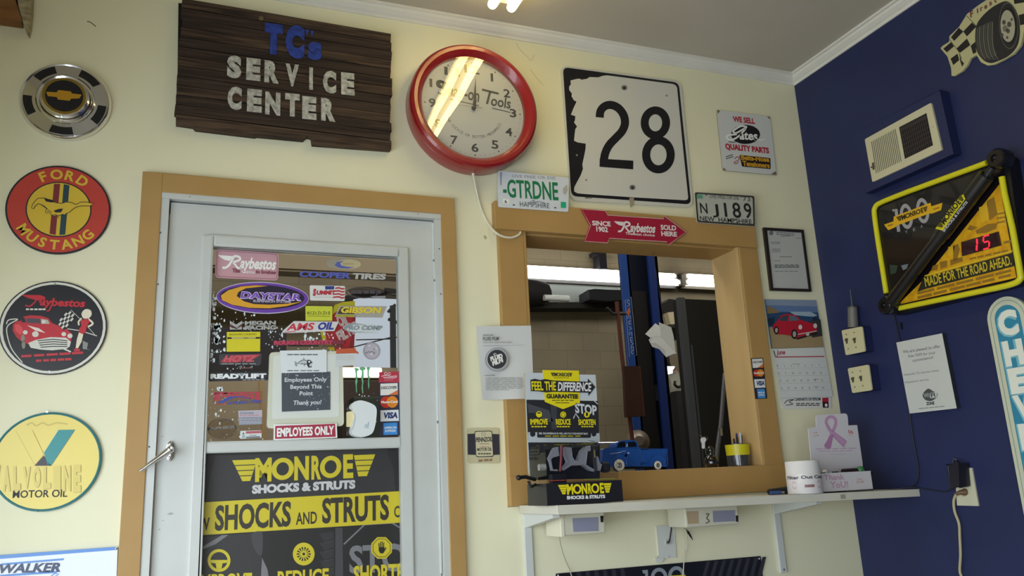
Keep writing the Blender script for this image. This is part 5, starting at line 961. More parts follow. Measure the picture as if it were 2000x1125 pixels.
ICON = lambda cx, cy, q: b.ring(F, arc(cx, cy, q, q * 1.05, n=28), arc(cx, cy, q * .72, q * .76, n=28), LY2, 5)
ICON(195, 410, 22); b.poly(F, [(178, 405), (212, 405), (210, 415), (200, 428), (190, 428), (180, 415)], LY2, 5); b.poly(F, arc(372, 412, 22, 23, n=28), LY2, 5); b.ring(F, arc(372, 412, 15, 16, n=20), arc(372, 412, 12, 13, n=20), CB_, 6); b.poly(F, arc(545, 412, 22, 23, 22.5, 337.5, 7), LY2, 5); b.poly(F, [(538, 422), (537, 400), (545, 395), (553, 402), (552, 424)], CB_, 6)
b.text(F, 'IMPROVE', 132, 484, 260, 482, 38, LY2, 5, .04); b.text(F, 'REDUCE', 320, 484, 428, 484, 38, LY2, 5, .04); b.text(F, 'SHORTEN', 484, 486, 610, 486, 38, LY2, 5, .04)
for x0_, x1_ in ((140, 250), (325, 425), (505, 595)): lines(b, F, x0_, x1_, (500,), 9, LY2, 5)
b.poly(F, rrect((185, 522), (578, 532), (575, 582), (182, 580), r=.2), CB_, 3); b.poly(F, arc(150, 552, 20, 22, n=20), CB_, 3); b.poly(F, arc(598, 552, 18, 20, n=20), CB_, 3)
b.text(F, 'FEEL THE DIFFERENCE OR WELL GIVE YOU YOUR MONEY BACK', 196, 556, 555, 558, 13, M('#e0e0e0', .5), 4, .02); lines(b, F, 240, 515, (569,), 5, LY2, 4)
b.build('header_card', DSP, label='printed card with yellow shield and arrow')
# things on the window sill ----------------------------------------
ZL = SILL + .0005
TY = YB + .025                                                       # near flank of the toy truck
TRK = thing('toy_truck', 'blue toy pickup truck with white-walled wheels on the window sill', 'toy truck', (1.62, TY + .04, ZL))
TB_ = M('#1f54a8', .2, coat=.6); TD = M('#0c1018', .2); W = .085
dz = ZL - zp('V', 170, 1008, y=TY).z
class ShF(Fr): pass
def tf(y): f = zf('V', y=y); return Fr(lambda u, v: f.fn(u, v) + Vector((0, 0, dz)), (0, -1, 0), f.upfn)
F = tf(TY + .012); b = B()
b.slab(F, smooth2([(35, 830), (60, 812), (130, 805), (225, 800), (232, 960), (120, 960), (40, 955), (28, 900)], 3, True), TB_, W - .024); b.slab(F, [(212, 800), (350, 806), (352, 965), (212, 962)], TB_, W - .024); b.build('hood_and_doors', TRK, bevel=.004)
b = B(); b.slab(F, smooth2([(140, 808), (150, 770), (172, 752), (240, 742), (300, 745), (325, 765), (335, 806)], 4) + [(335, 812), (140, 812)], TB_, W - .024); b.build('cab', TRK, bevel=.003)
b = B(); FG = tf(TY + .011); b.slab(FG, [(155, 802), (165, 768), (185, 757), (222, 755), (222, 800)], TD, .0006); b.slab(FG, [(238, 800), (242, 760), (300, 755), (315, 770), (318, 800)], TD, .0006); b.slab(FG, [(232, 800), (238, 772), (244, 772), (242, 800)], M('#dfe3ea', .3), .0008); b.build('side_window', TRK)
b = B(); b.slab(F, [(350, 818), (575, 818), (580, 960), (350, 965)], TB_, .006); FB = tf(TY + W - .02); b.slab(FB, [(350, 818), (575, 818), (580, 960), (350, 965)], TB_, .006); b.slab(F, [(350, 925), (578, 925), (578, 962), (350, 965)], TB_, W - .026); b.slab(F, [(568, 818), (578, 818), (581, 962), (570, 962)], TB_, W - .026); b.slab(F, [(350, 815), (580, 815), (580, 824), (350, 824)], TB_, .003); b.build('bed', TRK, bevel=.002)
for cu in (172, 497):
    o = [(cu - 72, 965)] + [(cu + 66 * math.cos(a), 945 + 82 * math.sin(a)) for a in [math.pi + k * math.pi / 10 for k in range(11)]] + [(cu + 72, 965)]
    b = B(); b.slab(tf(TY + .002), o, TB_, .018); b.build('fender', TRK, bevel=.004)
for cu in (172, 497):
    for yy, sg in ((TY - .001, 1), (TY + W - .014, 1)):
        c = zp('V', cu, 955, y=yy) + Vector((0, 0, dz)); R = c.z - ZL
        b = B(); b.lathe(c + Vector((0, .014, 0)), (0, -1, 0), [(0, 0), (R, 0), (R, .012), (R * .92, .016)], M('#1a1a1c', .6), 28); b.lathe(c + Vector((0, .014, 0)), (0, -1, 0), [(R * .97, .0150), (R * .78, .0185), (R * .5, .0175)], M('#e9e7e0', .4), 28); b.lathe(c + Vector((0, .014, 0)), (0, -1, 0), [(R * .5, .0175), (R * .46, .012), (R * .34, .013), (R * .24, .018), (0, .019)], CHROME, 24); b.build('wheel', TRK)
b = B(); p = zp('V', 245, 850, y=TY + .011) + Vector((0, 0, dz)); b.tube([zp('V', 35, 850, y=TY + .04) + Vector((0, 0, dz)), zp('V', 34, 860, y=TY + .05) + Vector((0, 0, dz))], .004, M('#dfe6ee', .2), 10); b.build('headlamp', TRK); b = B(); FM = tf(TY + .0105); b.stroke(FM, [(95, 858), (190, 845)], 6, M('#a9bede', .3), 1); b.stroke(FM, [(190, 838), (225, 834)], 4, M('#a9bede', .3), 1); b.poly(FM, arc(248, 852, 10, 8, n=10), M('#a9bede', .3), 1); b.build('trim', TRK)
b = B(); b.slab(tf(TY + .03), [(235, 955), (440, 955), (430, 985), (240, 985)], M('#101014', .6), .03); b.build('chassis', TRK)
# dark glass ornament with silver key
t = thing('glass_ornament', 'small dark glass ornament holding a bright key on the sill', 'ornament', zp('PC', 640, 950, y=YB + .05) * Vector((1, 1, 0)) + Vector((0, 0, ZL))) if False else None
c = zp('PC', 640, 950, y=YB + .05); t = thing('glass_ornament', 'small dark glass ornament holding a bright key on the sill', 'ornament', (c.x, c.y, ZL))
SMK = M('#151216', .08, coat=.8); b = B(); h = (zp('PC', 640, 430, y=YB + .05).z - c.z)
b.lathe((c.x, c.y, ZL), (0, 0, 1), [(0, 0), (.024, 0), (.028, h * .12), (.029, h * .3), (.024, h * .48), (.012, h * .58), (.011, h * .66), (.015, h * .78), (.014, h * .9), (.006, h), (0, h)], SMK, 20); b.build('body', t)
F = zf('PC', y=YB + .03); b = B(); b.slab(F, smooth2([(372, 230), (395, 185), (440, 172), (485, 200), (492, 250), (462, 300), (462, 380), (455, 440), (432, 455), (405, 430), (402, 340), (378, 280)], 3, True), M('#f2f2f4', .25, .3), .006); b.build('key', t, label='bright silver key')
b = B()
b.tube(smooth2([zp('PC', u, v, y=YB + .03) for u, v in ((320, 125), (370, 150), (420, 190))]), .0012, M('#8f8262', .4, .5), 6); b.build('wire_loop', t); b = B(); b.tube(smooth2([zp('PC', u, v, y=YB + .03) for u, v in ((460, 140), (520, 180), (525, 235), (490, 240))]), .0012, M('#5c523c', .4, .5), 6); b.build('key_ring', t); b = B(); b.tube([zp('PC', 470, 430, y=YB + .03), zp('PC', 482, 590, y=YB + .035), Vector((c.x - .008, c.y - .008, ZL + h * .55))], .0018, M('#3f4a4e', .4), 6); b.build('key_stem', t)
# pen pot
c = zp('PC', 1310, 950, y=YB + .05); w = (zp('PC', 1545, 700, y=YB + .05).x - zp('PC', 1060, 700, y=YB + .05).x) / 2; h = zp('PC', 1300, 410, y=YB + .05).z - zp('PC', 1300, 950, y=YB + .05).z
t = thing('pen_pot', 'clear pen pot with a yellow band full of pens on the sill', 'pot', (c.x, c.y, ZL))
b = B(); b.lathe((c.x, c.y, ZL), (0, 0, 1), [(0, .0015), (w * .92, .0015), (w * .9, 0), (w * .92, 0), (w, h), (w * .97, h), (w * .89, .003), (0, .003)], M('#3a3c42', .1, coat=.5), 36); b.build('cup', t)
b = B(); b.lathe((c.x, c.y, ZL), (0, 0, 1), [(w * .965, h * .5), (w * 1.012, h * .98), (w * .99, h * .98)], M('#cdc41a', .35), 36); b.build('yellow_band', t, label='yellow paper band')
for k, (du, m, ln, lean) in enumerate(((-200, M('#4d4d55', .4), .055, -.1), (-120, M('#1f1b20', .4), .072, -.05), (-60, M('#8d8d95', .3), .066, .02), (0, M('#19161b', .5), .078, .0), (60, M('#23307d', .4), .088, .05), (120, M('#20222c', .4), .082, .08), (180, M('#14141a', .5), .080, .12), (100, M('#c9cdd8', .4), .089, .06))):
    x = c.x + du / 12.5 * .0018; yv = c.y + (-.008 if k % 2 else .01); b = B(); p0_ = Vector((x * .7 + c.x * .3, yv, ZL + .004)); ln *= 1.42; d_ = Vector((lean, .02, 1)).normalized(); b.tube([p0_, p0_ + d_ * (ln + .0)], .0042, m, 8); b.tube([p0_ + d_ * ln, p0_ + d_ * (ln + .006)], .0034, m, 8)
    o = b.build('pen', label=('grey pen at the left rim of the yellow-banded pot', 'black pen second from the left in the yellow-banded pot', 'silver pen in the middle of the yellow-banded pot', 'thick black pen in the middle of the yellow-banded pot', 'dark blue pen standing tall in the yellow-banded pot', 'slate pen behind the dark blue pen in the pot', 'black pen leaning at the right rim of the pot', 'white-topped pen beside the dark blue pen in the pot')[k], cat='pen', group='pens in the yellow-banded pot')
# loose papers clipped to a string in the window opening
t = thing('hanging_papers', 'fan of white paper slips hanging on a string in the window', 'papers', zp('U', 400, 900, y=2.90))
b = B(); b.tube([Vector((zp('U', 388, 740, y=2.90).x - .004, 2.90, WZ1 - .013)), zp('U', 392, 560, y=2.90), zp('U', 405, 640, y=2.90), zp('U', 430, 745, y=2.90)], .0012, M('#2a2826', .6), 6); b.build('string', t)
for k, pts in enumerate(([(348, 742), (438, 800), (520, 998), (480, 1000), (430, 960), (300, 850)], [(260, 832), (345, 742), (480, 830), (500, 850), (420, 900), (300, 860)], [(290, 882), (310, 858), (400, 880), (480, 1005), (440, 1030), (380, 960), (320, 940)], [(300, 905), (350, 910), (430, 970), (435, 1025), (500, 1000), (528, 996), (440, 870), (330, 850)], [(375, 732), (480, 775), (500, 850), (520, 995), (400, 860)])):
    b = B(); b.slab(zf('U', y=2.895 - .003 * k), pts, M(('#c9c7be', '#d6d4cc', '#bdbbb4', '#d2d0c8', '#c4c2ba')[k], .6), .0006); b.build('paper_slip', t)
# blue lighter-pen and black remote on the shelf
x = zp('Y', 80, 930, y=2.56).x; z = shz(x)
b = B(); p = zp('Y', 10, 905, y=2.60); q = zp('Y', 225, 880, y=2.62); b.tube([Vector((p.x, 2.60, shz(p.x) + .011)), Vector((q.x, 2.62, shz(q.x) + .014))], .011, M('#1c1e26', .5), 12, r1=.016)
b.build('black_torch', label='short black torch lying behind the blue tube on the shelf', cat='torch')
b = B(); p, q = zp('Y', 25, 915, y=2.56), zp('Y', 120, 915, y=2.56); zz = shz(p.x) + .0075; b.tube([Vector((p.x, 2.56, zz)), Vector((q.x, 2.555, zz))], .0072, M('#2f4f8c', .35), 12, r1=.006); b.tube([Vector((q.x, 2.555, zz)), Vector((q.x + .012, 2.553, zz))], .0045, STEEL, 10)
b.build('blue_tube', label='small blue tube with silver tip lying on the shelf left of the canister', cat='tube')
# white donation canister
YCN = 2.492; c = zp('Y', 375, 930, y=YCN); w = (zp('Y', 512, 800, y=YCN).x - zp('Y', 240, 800, y=YCN).x) / 2; h = zp('Y', 350, 600, y=YCN).z - zp('Y', 375, 925, y=YCN).z; zc = shz(c.x - w) + .001
t = thing('donation_canister', 'white donation canister with printed band at the right end of the shelf', 'canister', (c.x, YCN, zc)); ax = c.x
b = B(); b.lathe((ax, YCN, zc), (0, 0, 1), [(0, 0), (w * .97, 0), (w, .003), (w, h * .60)], M('#dcd8d8', .4), 40); LB_ = M('#4a484c', .5)
F = Fr(lambda u, v: Vector((ax + (w + .0004) * math.sin(u), YCN - (w + .0004) * math.cos(u), zc + v)), (0, 0, 0), lambda u, v: Vector((0, 1)))
PKL = M('#d9b3b8', .5)
class CF(Fr):
    def __call__(s, u, v, lay=0): return Vector((ax + (w + .0003 + .0002 * lay) * math.sin(u), YCN - (w + .0003 + .0002 * lay) * math.cos(u), zc + v))
F = CF(None, (0, -1, 0), lambda u, v: Vector((0, 1)))
a0 = -.35
b.text(F, 'Filter Out Cancer', -1.55 + a0, h * .46, 1.25 + a0, h * .46, .0001, LB_, 2, .03) if False else None
V, fs = glyphs('Filter Out Cancer', .03); mnx, mxx = min(p[0] for p in V), max(p[0] for p in V)
b.add([F(-1.45 + a0 + 2.9 * (p[0] - mnx) / (mxx - mnx), h * .455 + p[1] * .016, 2) for p in V], fs, LB_)
for u in (-.95, .55): b.stroke(F, [(u + a0 + .16 * math.sin(k / 8 * 6.28), h * .27 + .012 * math.cos(k / 8 * 6.28)) for k in range(9)], .006, PKL, 1)
V, fs = glyphs('IIIIIII', .06); mnx, mxx = min(p[0] for p in V), max(p[0] for p in V); b.add([F(-.35 + a0 + .55 * (p[0] - mnx) / (mxx - mnx), h * .2 + p[1] * .012, 2) for p in V], fs, M('#8a5a5c', .5))
b.build('can', t)
b = B(); b.lathe((ax, YCN, zc), (0, 0, 1), [(w, h * .60), (w * .985, h * .61), (w * .97, h * .96), (w * .93, h), (0, h)], M('#e2dfdf', .4), 40); b.build('lid', t)
# charity box with pink ribbon card
yb0, yb1 = 2.50, 2.60; fl, fr = zp('Y', 527, 928, y=yb0), zp('Y', 1058, 912, y=yb0); ftz = zp('Y', 505, 733, y=yb0).z - fl.z; zb = shz(fl.x) + .001
t = thing('charity_box', 'white cardboard counter box with a pink ribbon back card', 'box', ((fl.x + fr.x) / 2, 2.55, zb)); CDB = M('#d9d5da', .5); CDI = M('#8a8078', .6)
fl2, fr2 = zp('Y', 505, 733, y=yb0), zp('Y', 1035, 702, y=yb0)
b = B(); T_ = .003; xa, xb = fl.x, fr.x; z0, z1 = zb, zb + ftz
b.box((xa, yb0, z0), (xb, yb0 + T_, z1), CDB); b.box((xa, yb0, z0), (xa + T_, yb1, z1 - .002), CDB); b.box((xb - T_, yb0, z0), (xb, yb1, z1 - .002), CDB); b.box((xa, yb0, z0), (xb, yb1, z0 + T_), CDI)
F = zf('Y', y=yb0 - .0004); PI = M('#c9a0bb', .5); PO = M('#d99a92', .5)
def hand(F, st, pts, w_, m): 
    for p in pts: b.stroke(F, p, w_, m, 1)
b.text(F, 'Thank', 560, 805, 765, 800, 52, PI, 1, .02, .0); b.text(F, 'YoU!', 625, 885, 800, 878, 62, PI, 1, .02, .05); b.text(F, '2 FOR', 885, 808, 940, 806, 18, PO, 1, .01); b.text(F, '$1.00', 885, 836, 958, 833, 20, PO, 1, .01)
b.build('tray', t)
yb = yb1; F = zf('Y', y=yb); b = B()
o = [(402, 292), (484, 272)] + [(480, 190), (484, 165), (500, 155), (640, 148), (770, 140), (790, 152), (797, 180), (802, 260)] + [(890, 256), (945, 640), (955, 890), (458, 900)]
b.slab(F, o, CDB, .003)
LP_ = M('#c79abf', .5); DP = M('#b582ad', .5)
rb = smooth2([(628, 330), (590, 260), (580, 215), (600, 182), (628, 174), (660, 185), (676, 220), (668, 270), (640, 330), (610, 400), (578, 488)], 5); b.stroke(F, rb, 30, LP_, 1)
b.poly(F, [(620, 360), (652, 350), (625, 485), (600, 498), (555, 462)], DP, 2); b.poly(F, [(588, 255), (620, 300), (782, 420), (755, 478), (640, 360), (590, 300)], LP_, 2); b.stroke(F, [(588, 255), (620, 300), (782, 420), (755, 478), (640, 360)], 5, DP, 3)
lines(b, F, 475, 885, (495,), 7, LP_, 1, slope=-.02); lines(b, F, 500, 850, (518,), 6, LP_, 1, slope=-.02); lines(b, F, 620, 780, (548,), 5, M('#c9b7c6', .5), 1)
b.text(F, '2 FOR', 445, 345, 495, 338, 16, PO, 1, .01); b.text(F, '$1.00', 455, 375, 510, 366, 16, PO, 1, .01); b.text(F, '50', 800, 335, 850, 348, 30, M('#c9606c', .5), 1, .03); b.stroke(F, [(800, 350), (835, 368)], 5, PO, 1)
b.build('header_card', t, label='white back card with pink ribbon')
zi = z1
b = B(); p = zp('Y', 800, 665, y=2.55); b.tube([Vector((zp('Y', 740, 665, y=2.55).x, 2.55, zi + .002)), Vector((zp('Y', 880, 660, y=2.55).x, 2.552, zi + .003))], .0105, M('#2f1c1e', .4), 12); b.box((p.x - .02, 2.545, z0 + T_), (p.x + .02, 2.556, zi - .006), M('#2f1c1e', .5)); b.build('brown_roll', label='dark brown roll lying in the charity box', cat='trinket')
b = B(); p = zp('Y', 912, 648, y=2.548); b.ball((p.x, 2.548, zi + .004), .0165, .0165, .0165, M('#3f8a4c', .15, coat=.5), 16); b.box((p.x - .008, 2.54, z0 + T_), (p.x + .008, 2.556, zi - .008), M('#3f8a4c', .4)); b.build('green_ball', label='shiny green ball at the right of the charity box', cat='trinket')
b = B(); p = zp('Y', 560, 660, y=2.545); b.ball((p.x, 2.545, zi + .004), .011, .010, .009, M('#e3e0e4', .4), 12); b.box((p.x - .006, 2.54, z0 + T_), (p.x + .006, 2.55, zi), M('#d3d0d4', .5)); b.build('white_ball', label='small white ball at the left of the charity box', cat='trinket')
b = B(); p, q = zp('Y', 510, 690, y=2.52), zp('Y', 690, 685, y=2.52); b.box((p.x, 2.512, z0 + T_), (q.x, 2.524, zi - .001), M('#c9c4cc', .5)); b.box((p.x + .002, 2.510, zi - .001), (p.x + .018, 2.526, zi + .003), BLK); b.box((q.x - .022, 2.510, zi - .001), (q.x - .004, 2.526, zi + .004), BLK); b.build('black_clip_card', label='pale packet with black clips at the front of the charity box', cat='trinket')
# ---------------------------------------------------------------- under the shelf
def under_box(q, label, extra):
    tlq, trq, blq, brq = q; yf = 2.60; a, c = hit(*tlq, y=yf), hit(*brq, y=yf); zt = shz(c.x) - th - .002
    t = thing('plastic_box', label, 'device', ((a.x + c.x) / 2, 2.66, c.z), 'beige boxes under the shelf'); BG = M('#cfccb8', .45)
    b = B(); b.box((a.x, yf, c.z), (c.x, 2.72, zt), BG); b.build('body', t, bevel=.006)
    F = zf('UN', y=yf - .0008); extra(F, t, a, c, zt)
    return t
def ex1(F, t, a, c, zt):
    b = B(); b.slab(F, [(290, 110), (545, 100), (545, 235), (300, 245)], M('#8c8ea4', .5), .0006); b.build('screen_panel', t, label='grey blue panel'); b = B(); b.slab(F, [(562, 88), (595, 86), (592, 150), (568, 150)], BLK, .003); b.build('slot', t)
    b = B(); b.box((a.x - .004, 2.598, c.z - .003), (a.x + .012, 2.722, zt), M('#e2ddc4', .45)); b.build('end_cap', t, bevel=.003, label='cream end cap')
    b = B(); b.tube(smooth2([Vector((a.x + .004, 2.63, c.z)), zp('UN', 175, 370, y=2.68), zp('UN', 215, 500, y=2.74), zp('UN', 265, 620, y=2.785), zp('UN', 300, 740, y=2.785)]), .0018, M('#cfc8ac', .5), 6); b.build('wire', t)
def ex2(F, t, a, c, zt):
    b = B(); b.slab(F, [(1660, 40), (1880, 30), (1880, 140), (1665, 150)], M('#8a8c9e', .5), .0006); b.build('screen_panel', t, label='grey blue panel'); b = B(); b.slab(F, [(1885, 85), (1910, 83), (1908, 145), (1888, 145)], BLK, .003); b.build('slot', t)
    b = B(); b.slab(F, [(1400, 45), (1520, 40), (1525, 160), (1420, 168)], M('#b39f80', .5), .0008); b.stroke(F, smooth2([(1590, 70), (1620, 70), (1600, 110), (1625, 140), (1590, 160)]), 9, M('#5a5548', .5), 2); b.build('tan_panel', t, label='tan label patch')
    b = B(); b.tube(smooth2([Vector((zp('UN', 1400, 100, y=2.66).x, 2.68, c.z + .004)), zp('UN', 1405, 250, y=2.74), zp('UN', 1410, 380, y=2.785), zp('UN', 1385, 480, y=2.785), zp('UN', 1372, 640, y=2.785), zp('UN', 1365, 760, y=2.785)]), .0019, M('#d9d2b8', .5), 6); b.build('wire', t)
P5 = lambda u, v: (1060 + u / 5, 990 + v / 5)
under_box((P5(175, 90), P5(620, 75), P5(175, 280), P5(620, 255)), 'beige box with grey screen under the left end of the shelf', ex1)
under_box((P5(1385, 40), P5(1925, 10), P5(1400, 180), P5(1925, 168)), 'beige box with tan patch under the shelf near the black cable', ex2)
t = thing('wall_plate', 'white blank wall plate with a jack under the shelf', 'wall plate', zp('UN', 1205, 500, y=YB))
b = B(); b.slab(zf('UN', y=YB - .006), [(1112, 190), (1280, 182), (1302, 492), (1140, 502)], M('#d3d5d0', .4), .006); b.build('plate', t, bevel=.0015)
b = B(); b.slab(zf('UN', y=YB - .010), [(1200, 320), (1245, 318), (1248, 368), (1204, 370)], M('#c4c5bf', .4), .004); b.build('jack', t)
b = B(); b.slab(zf('UN', y=YB - .010), arc(1140, 505, 42, 40, -10, 190, 16), M('#d6d7d2', .4), .008); b.build('round_plug', t)
for u, v in ((1128, 485), (1235, 485)): B().ball(zp('UN', u, v, y=YB - .0065), .002, .001, .002, M('#55585a', .5), 8).build('screw', t)
t = thing('black_cable', 'short black cable with a loose plug hanging under the shelf', 'cable', zp('UN', 1260, 340, y=YB - .02))
b = B(); b.tube(smooth2([zp('UN', u, v, y=YB - .02) for u, v in ((1222, 348), (1240, 320), (1258, 200), (1270, 100), (1300, 130), (1380, 200), (1420, 245))]), .0026, BLK, 8); b.ball(zp('UN', 1268, 105, y=YB - .02), .005, .005, .006, BLK, 10); b.tube([zp('UN', 1268, 105, y=YB - .02), zp('UN', 1330, 85, y=YB - .03), zp('UN', 1375, 92, y=2.725)], .0015, BLK, 6); b.build('lead', t)
b = B(); b.tube([zp('UN', 1418, 243, y=YB - .02), zp('UN', 1452, 300, y=YB - .02)], .0052, BLK, 10, r1=.003); b.tube([zp('UN', 1452, 300, y=YB - .02), zp('UN', 1464, 322, y=YB - .02)], .0018, BLK, 8); b.build('plug', t); b = B(); b.tube([zp('UN', 1222, 348, y=YB - .02), zp('UN', 1222, 348, y=YB - .009)], .005, BLK, 8); b.build('jack_plug', t)
# black anniversary sign below
b, F = slabsign('', '', '', 'UN', [(130, 652), (2128, 480), (2240, 1500), (150, 1500)], .004, M('#1a1a22', .3), y=YB, r=.01, gap=.002)
for k in range(6): u = 330 + 85 * k; b.poly(F, [(u, 640 - 7 * k), (u + 40, 636 - 7 * k), (u + 90, 900), (u + 45, 900)], M('#2e2d36', .4), 1)
for k in range(8): u = 1560 + 78 * k; b.poly(F, [(u + 40, 535 - 6.5 * k), (u + 75, 532 - 6.5 * k), (u + 20, 720), (u - 30, 900), (u - 70, 900)], M('#35353f', .4), 1)
SV = M('#a3a9b3', .35, .3); b.poly(F, [(970, 618), (1025, 614), (1040, 900), (1000, 900), (998, 650), (978, 650)], SV, 2)
for cx in (1135, 1305): b.ring(F, arc(cx, 690 - (cx - 1135) * .09, 82, 96, n=36), arc(cx, 690 - (cx - 1135) * .09, 48, 60, n=36), SV, 2)
b.poly(F, [(1230, 672), (1392, 664), (1400, 760), (1050, 790), (1050, 730), (1235, 720)], YEL, 3)
for u, v in ((148, 668), (2112, 505)): b.poly(F, arc(u, v, 9, 9, n=12), M('#c9c9cc', .3), 2)
b.build('anniversary_sign', label='black metal sign with silver numerals below the shelf', cat='sign')
# ================================================================ the navy wall
def rz(z, x=XR): return zf(z, x=x)
# vent on its wooden backing
t = thing('wall_vent', 'cream louvred vent on a navy backing board', 'vent', zp('Z3', 490, 560, x=XR))
F = rz('Z3', XR - .045); b = B(); b.slab(F, [(75, 470), (825, 75), (945, 655), (130, 1020)], NAVY, .045); b.build('backing_board', t, bevel=.002)
F = rz('Z3', XR - .053); b = B(); CV = M('#c9c4a4', .4); b.slab(F, rrect((135, 525), (742, 190), (842, 622), (205, 917), r=.03), CV, .008)
P = lambda a, c: tuple((Vector((195, 548)) * (1 - a) + Vector((425, 425)) * a) * (1 - c) + (Vector((240, 838)) * (1 - a) + Vector((482, 722)) * a) * c)
for k in range(15): a = k / 15; b.poly(F, [P(a, 0), P(a + .03, 0), P(a + .03, 1), P(a, 1)], M('#6d6a5c', .6), 1)
b.build('grille', t)
b = B(); Q = lambda a, c: tuple((Vector((450, 415)) * (1 - a) + Vector((700, 285)) * a) * (1 - c) + (Vector((503, 705)) * (1 - a) + Vector((760, 580)) * a) * c)
b.slab(rz('Z3', XR - .0535), [Q(0, 0), Q(1, 0), Q(1, 1), Q(0, 1)], M('#141013', .8), .0008)
G = rz('Z3', XR - .0545); GB = M('#4a3f3c', .6)
for k in range(1, 14): b.stroke(G, [Q(k / 14, 0), Q(k / 14, 1)], 5, GB, 1)
for k in range(1, 7): b.stroke(G, [Q(0, k / 7), Q(1, k / 7)], 4, GB, 1)
b.stroke(G, [Q(0, .1), Q(1, .1)], 12, M('#3a3432', .6), 2); b.build('open_louvres', t, label='dark open half of the vent')
b = B(); b.slab(rz('Z3', XR - .058), [(200, 745), (212, 735), (218, 800), (208, 805)], M('#5a5044', .5), .006); b.slab(rz('Z3', XR - .057), [(188, 775), (220, 768), (220, 782), (190, 788)], M('#5a5044', .5), .004); b.build('lever', t); b = B(); b.ball(zp('Z3', 760, 412, x=XR - .054), .001, .002, .002, M('#7d7868', .4), 8); b.build('screw', t)
# flag-and-tyre sign
F = rz('Z5', XR - .012); b = B(); CS = M('#b9b488', .45); KS = M('#16131a', .5)
o = [(105, 590), (130, 560), (210, 510), (215, 440), (330, 330), (430, 170), (560, 70), (680, -10), (1000, -180), (1400, -350), (1500, -100), (1400, 200), (1130, 320), (1110, 450), (1080, 560), (1000, 660), (880, 730), (760, 790), (680, 800), (600, 760), (545, 670), (470, 715), (430, 800), (370, 870), (270, 930), (240, 925), (235, 830), (190, 690)]
b.slab(F, o, CS, .010)
for p in ([(235, 455), (330, 340), (385, 385), (275, 500)], [(385, 385), (490, 275), (545, 325), (430, 445)], [(140, 595), (235, 515), (272, 565), (185, 640)], [(305, 590), (430, 470), (470, 550), (345, 645)], [(230, 715), (315, 655), (335, 735), (262, 795)], [(475, 560), (530, 510), (545, 640), (505, 660)], [(335, 650), (360, 735), (395, 775), (370, 815), (345, 735)], [(1000, 0), (1180, -60), (1180, 20), (1010, 50)], [(1060, 185), (1180, 150), (1190, 280), (1080, 310)]): b.poly(F, p, KS, 1)
b.stroke(F, [(215, 480), (260, 540), (330, 630), (365, 720)], 5, KS, 1); b.stroke(F, [(428, 195), (545, 320)], 6, KS, 1)
MRN = M('#6d2a30', .5)
for c, x, y_, sz in (('F', 475, 215, 50), ('i', 555, 165, 40), ('r', 595, 138, 42), ('e', 645, 115, 44), ('s', 705, 72, 42), ('t', 765, 40, 40), ('o', 820, 5, 40), ('n', 880, -30, 40), ('e', 940, -60, 40)): b.text(F, c, x, y_, x + sz * .75 * (.5 if c in 'i' else 1), y_ - sz * .45, sz * 1.4, MRN, 1, .03, up=(-.15, -1))
T1 = M('#232024', .6); T2_ = M('#55534c', .6); T3_ = M('#7d7a6c', .6)
b.poly(F, smooth2([(540, 340), (600, 220), (740, 90), (900, 15), (990, 70), (1050, 180), (1075, 320), (1070, 470), (1030, 590), (930, 690), (800, 750), (720, 770), (640, 740), (570, 660), (535, 540)], 4, True), T1, 2)
b.poly(F, smooth2([(545, 370), (600, 330), (740, 260), (760, 420), (760, 560), (800, 660), (740, 700), (640, 700), (575, 640), (540, 520)], 4, True), M('#3a3833', .6), 3)
for k in range(8): x = 565 + 26 * k; b.stroke(F, smooth2([(x, 330 - 9 * k), (x - 4, 480), (x + 22, 640), (x + 70, 730)]), 7, T3_ if k % 2 else T2_, 4)
b.ring(F, el((945, 315), 118, 285, -.05), el((945, 315), 110, 272, -.05), T2_, 5); b.poly(F, el((940, 315), 92, 225, -.05), KS, 5); b.poly(F, el((935, 320), 88, 195, -.05), M('#a5a18a', .5), 6)
for u, v, q in ((890, 275, 22), (955, 300, 26), (905, 350, 30), (940, 380, 22), (985, 240, 14), (870, 430, 16), (930, 460, 14)): b.poly(F, el((u, v), q, q * 1.3), M('#4a4840', .6) if q < 28 else M('#6d6a5c', .6), 7)
b.build('flag_sign', label='cut-out sign of a tyre over a chequered flag at the top of the navy wall', cat='sign')
# illuminated shock clock sign
CS_ = thing('shock_clock', 'black clock sign with yellow tube border and a diagonal shock absorber', 'clock', zp('Z4', 550, 1030, x=XR))
D_ = .055; b = B(); F = rz('Z4', XR - D_); BKP = M('#141214', .35)
b.slab(F, rrect((72, 365), (900, 52), (1010, 850), (165, 1060), r=.08), BKP, D_); b.build('housing', CS_, bevel=.006)
b = B(); F = rz('Z4', XR - D_ - .003); b.slab(F, rrect((105, 395), (870, 125), (955, 840), (165, 985), r=.06), M('#161216', .15, coat=.5), .003)
AM = noisy('amber_print', '#c98f14', '#e0ae1c', nscale=30, rough=.4); AM2 = M('#8f6a1e', .5); GR_ = M('#9b9aa0', .4)
b.poly(F, [(850, 250), (955, 820), (230, 985), (390, 830)], AM, 1)
FC = rz('CL', XR - D_ - .003)
random.seed(3)
for p in ([(590, 330), (700, 270), (790, 260), (780, 310), (690, 350), (600, 360)], [(540, 280), (610, 300), (560, 330), (510, 320)], [(385, 470), (430, 450), (445, 500), (420, 600), (385, 610)], [(260, 620), (330, 600), (330, 660), (270, 680)], [(355, 600), (470, 570), (475, 610), (360, 650)], [(690, 60), (760, 20), (790, 180), (720, 240)], [(200, 650), (250, 640), (240, 690), (180, 700)]): b.poly(FC, p, AM2, 2)
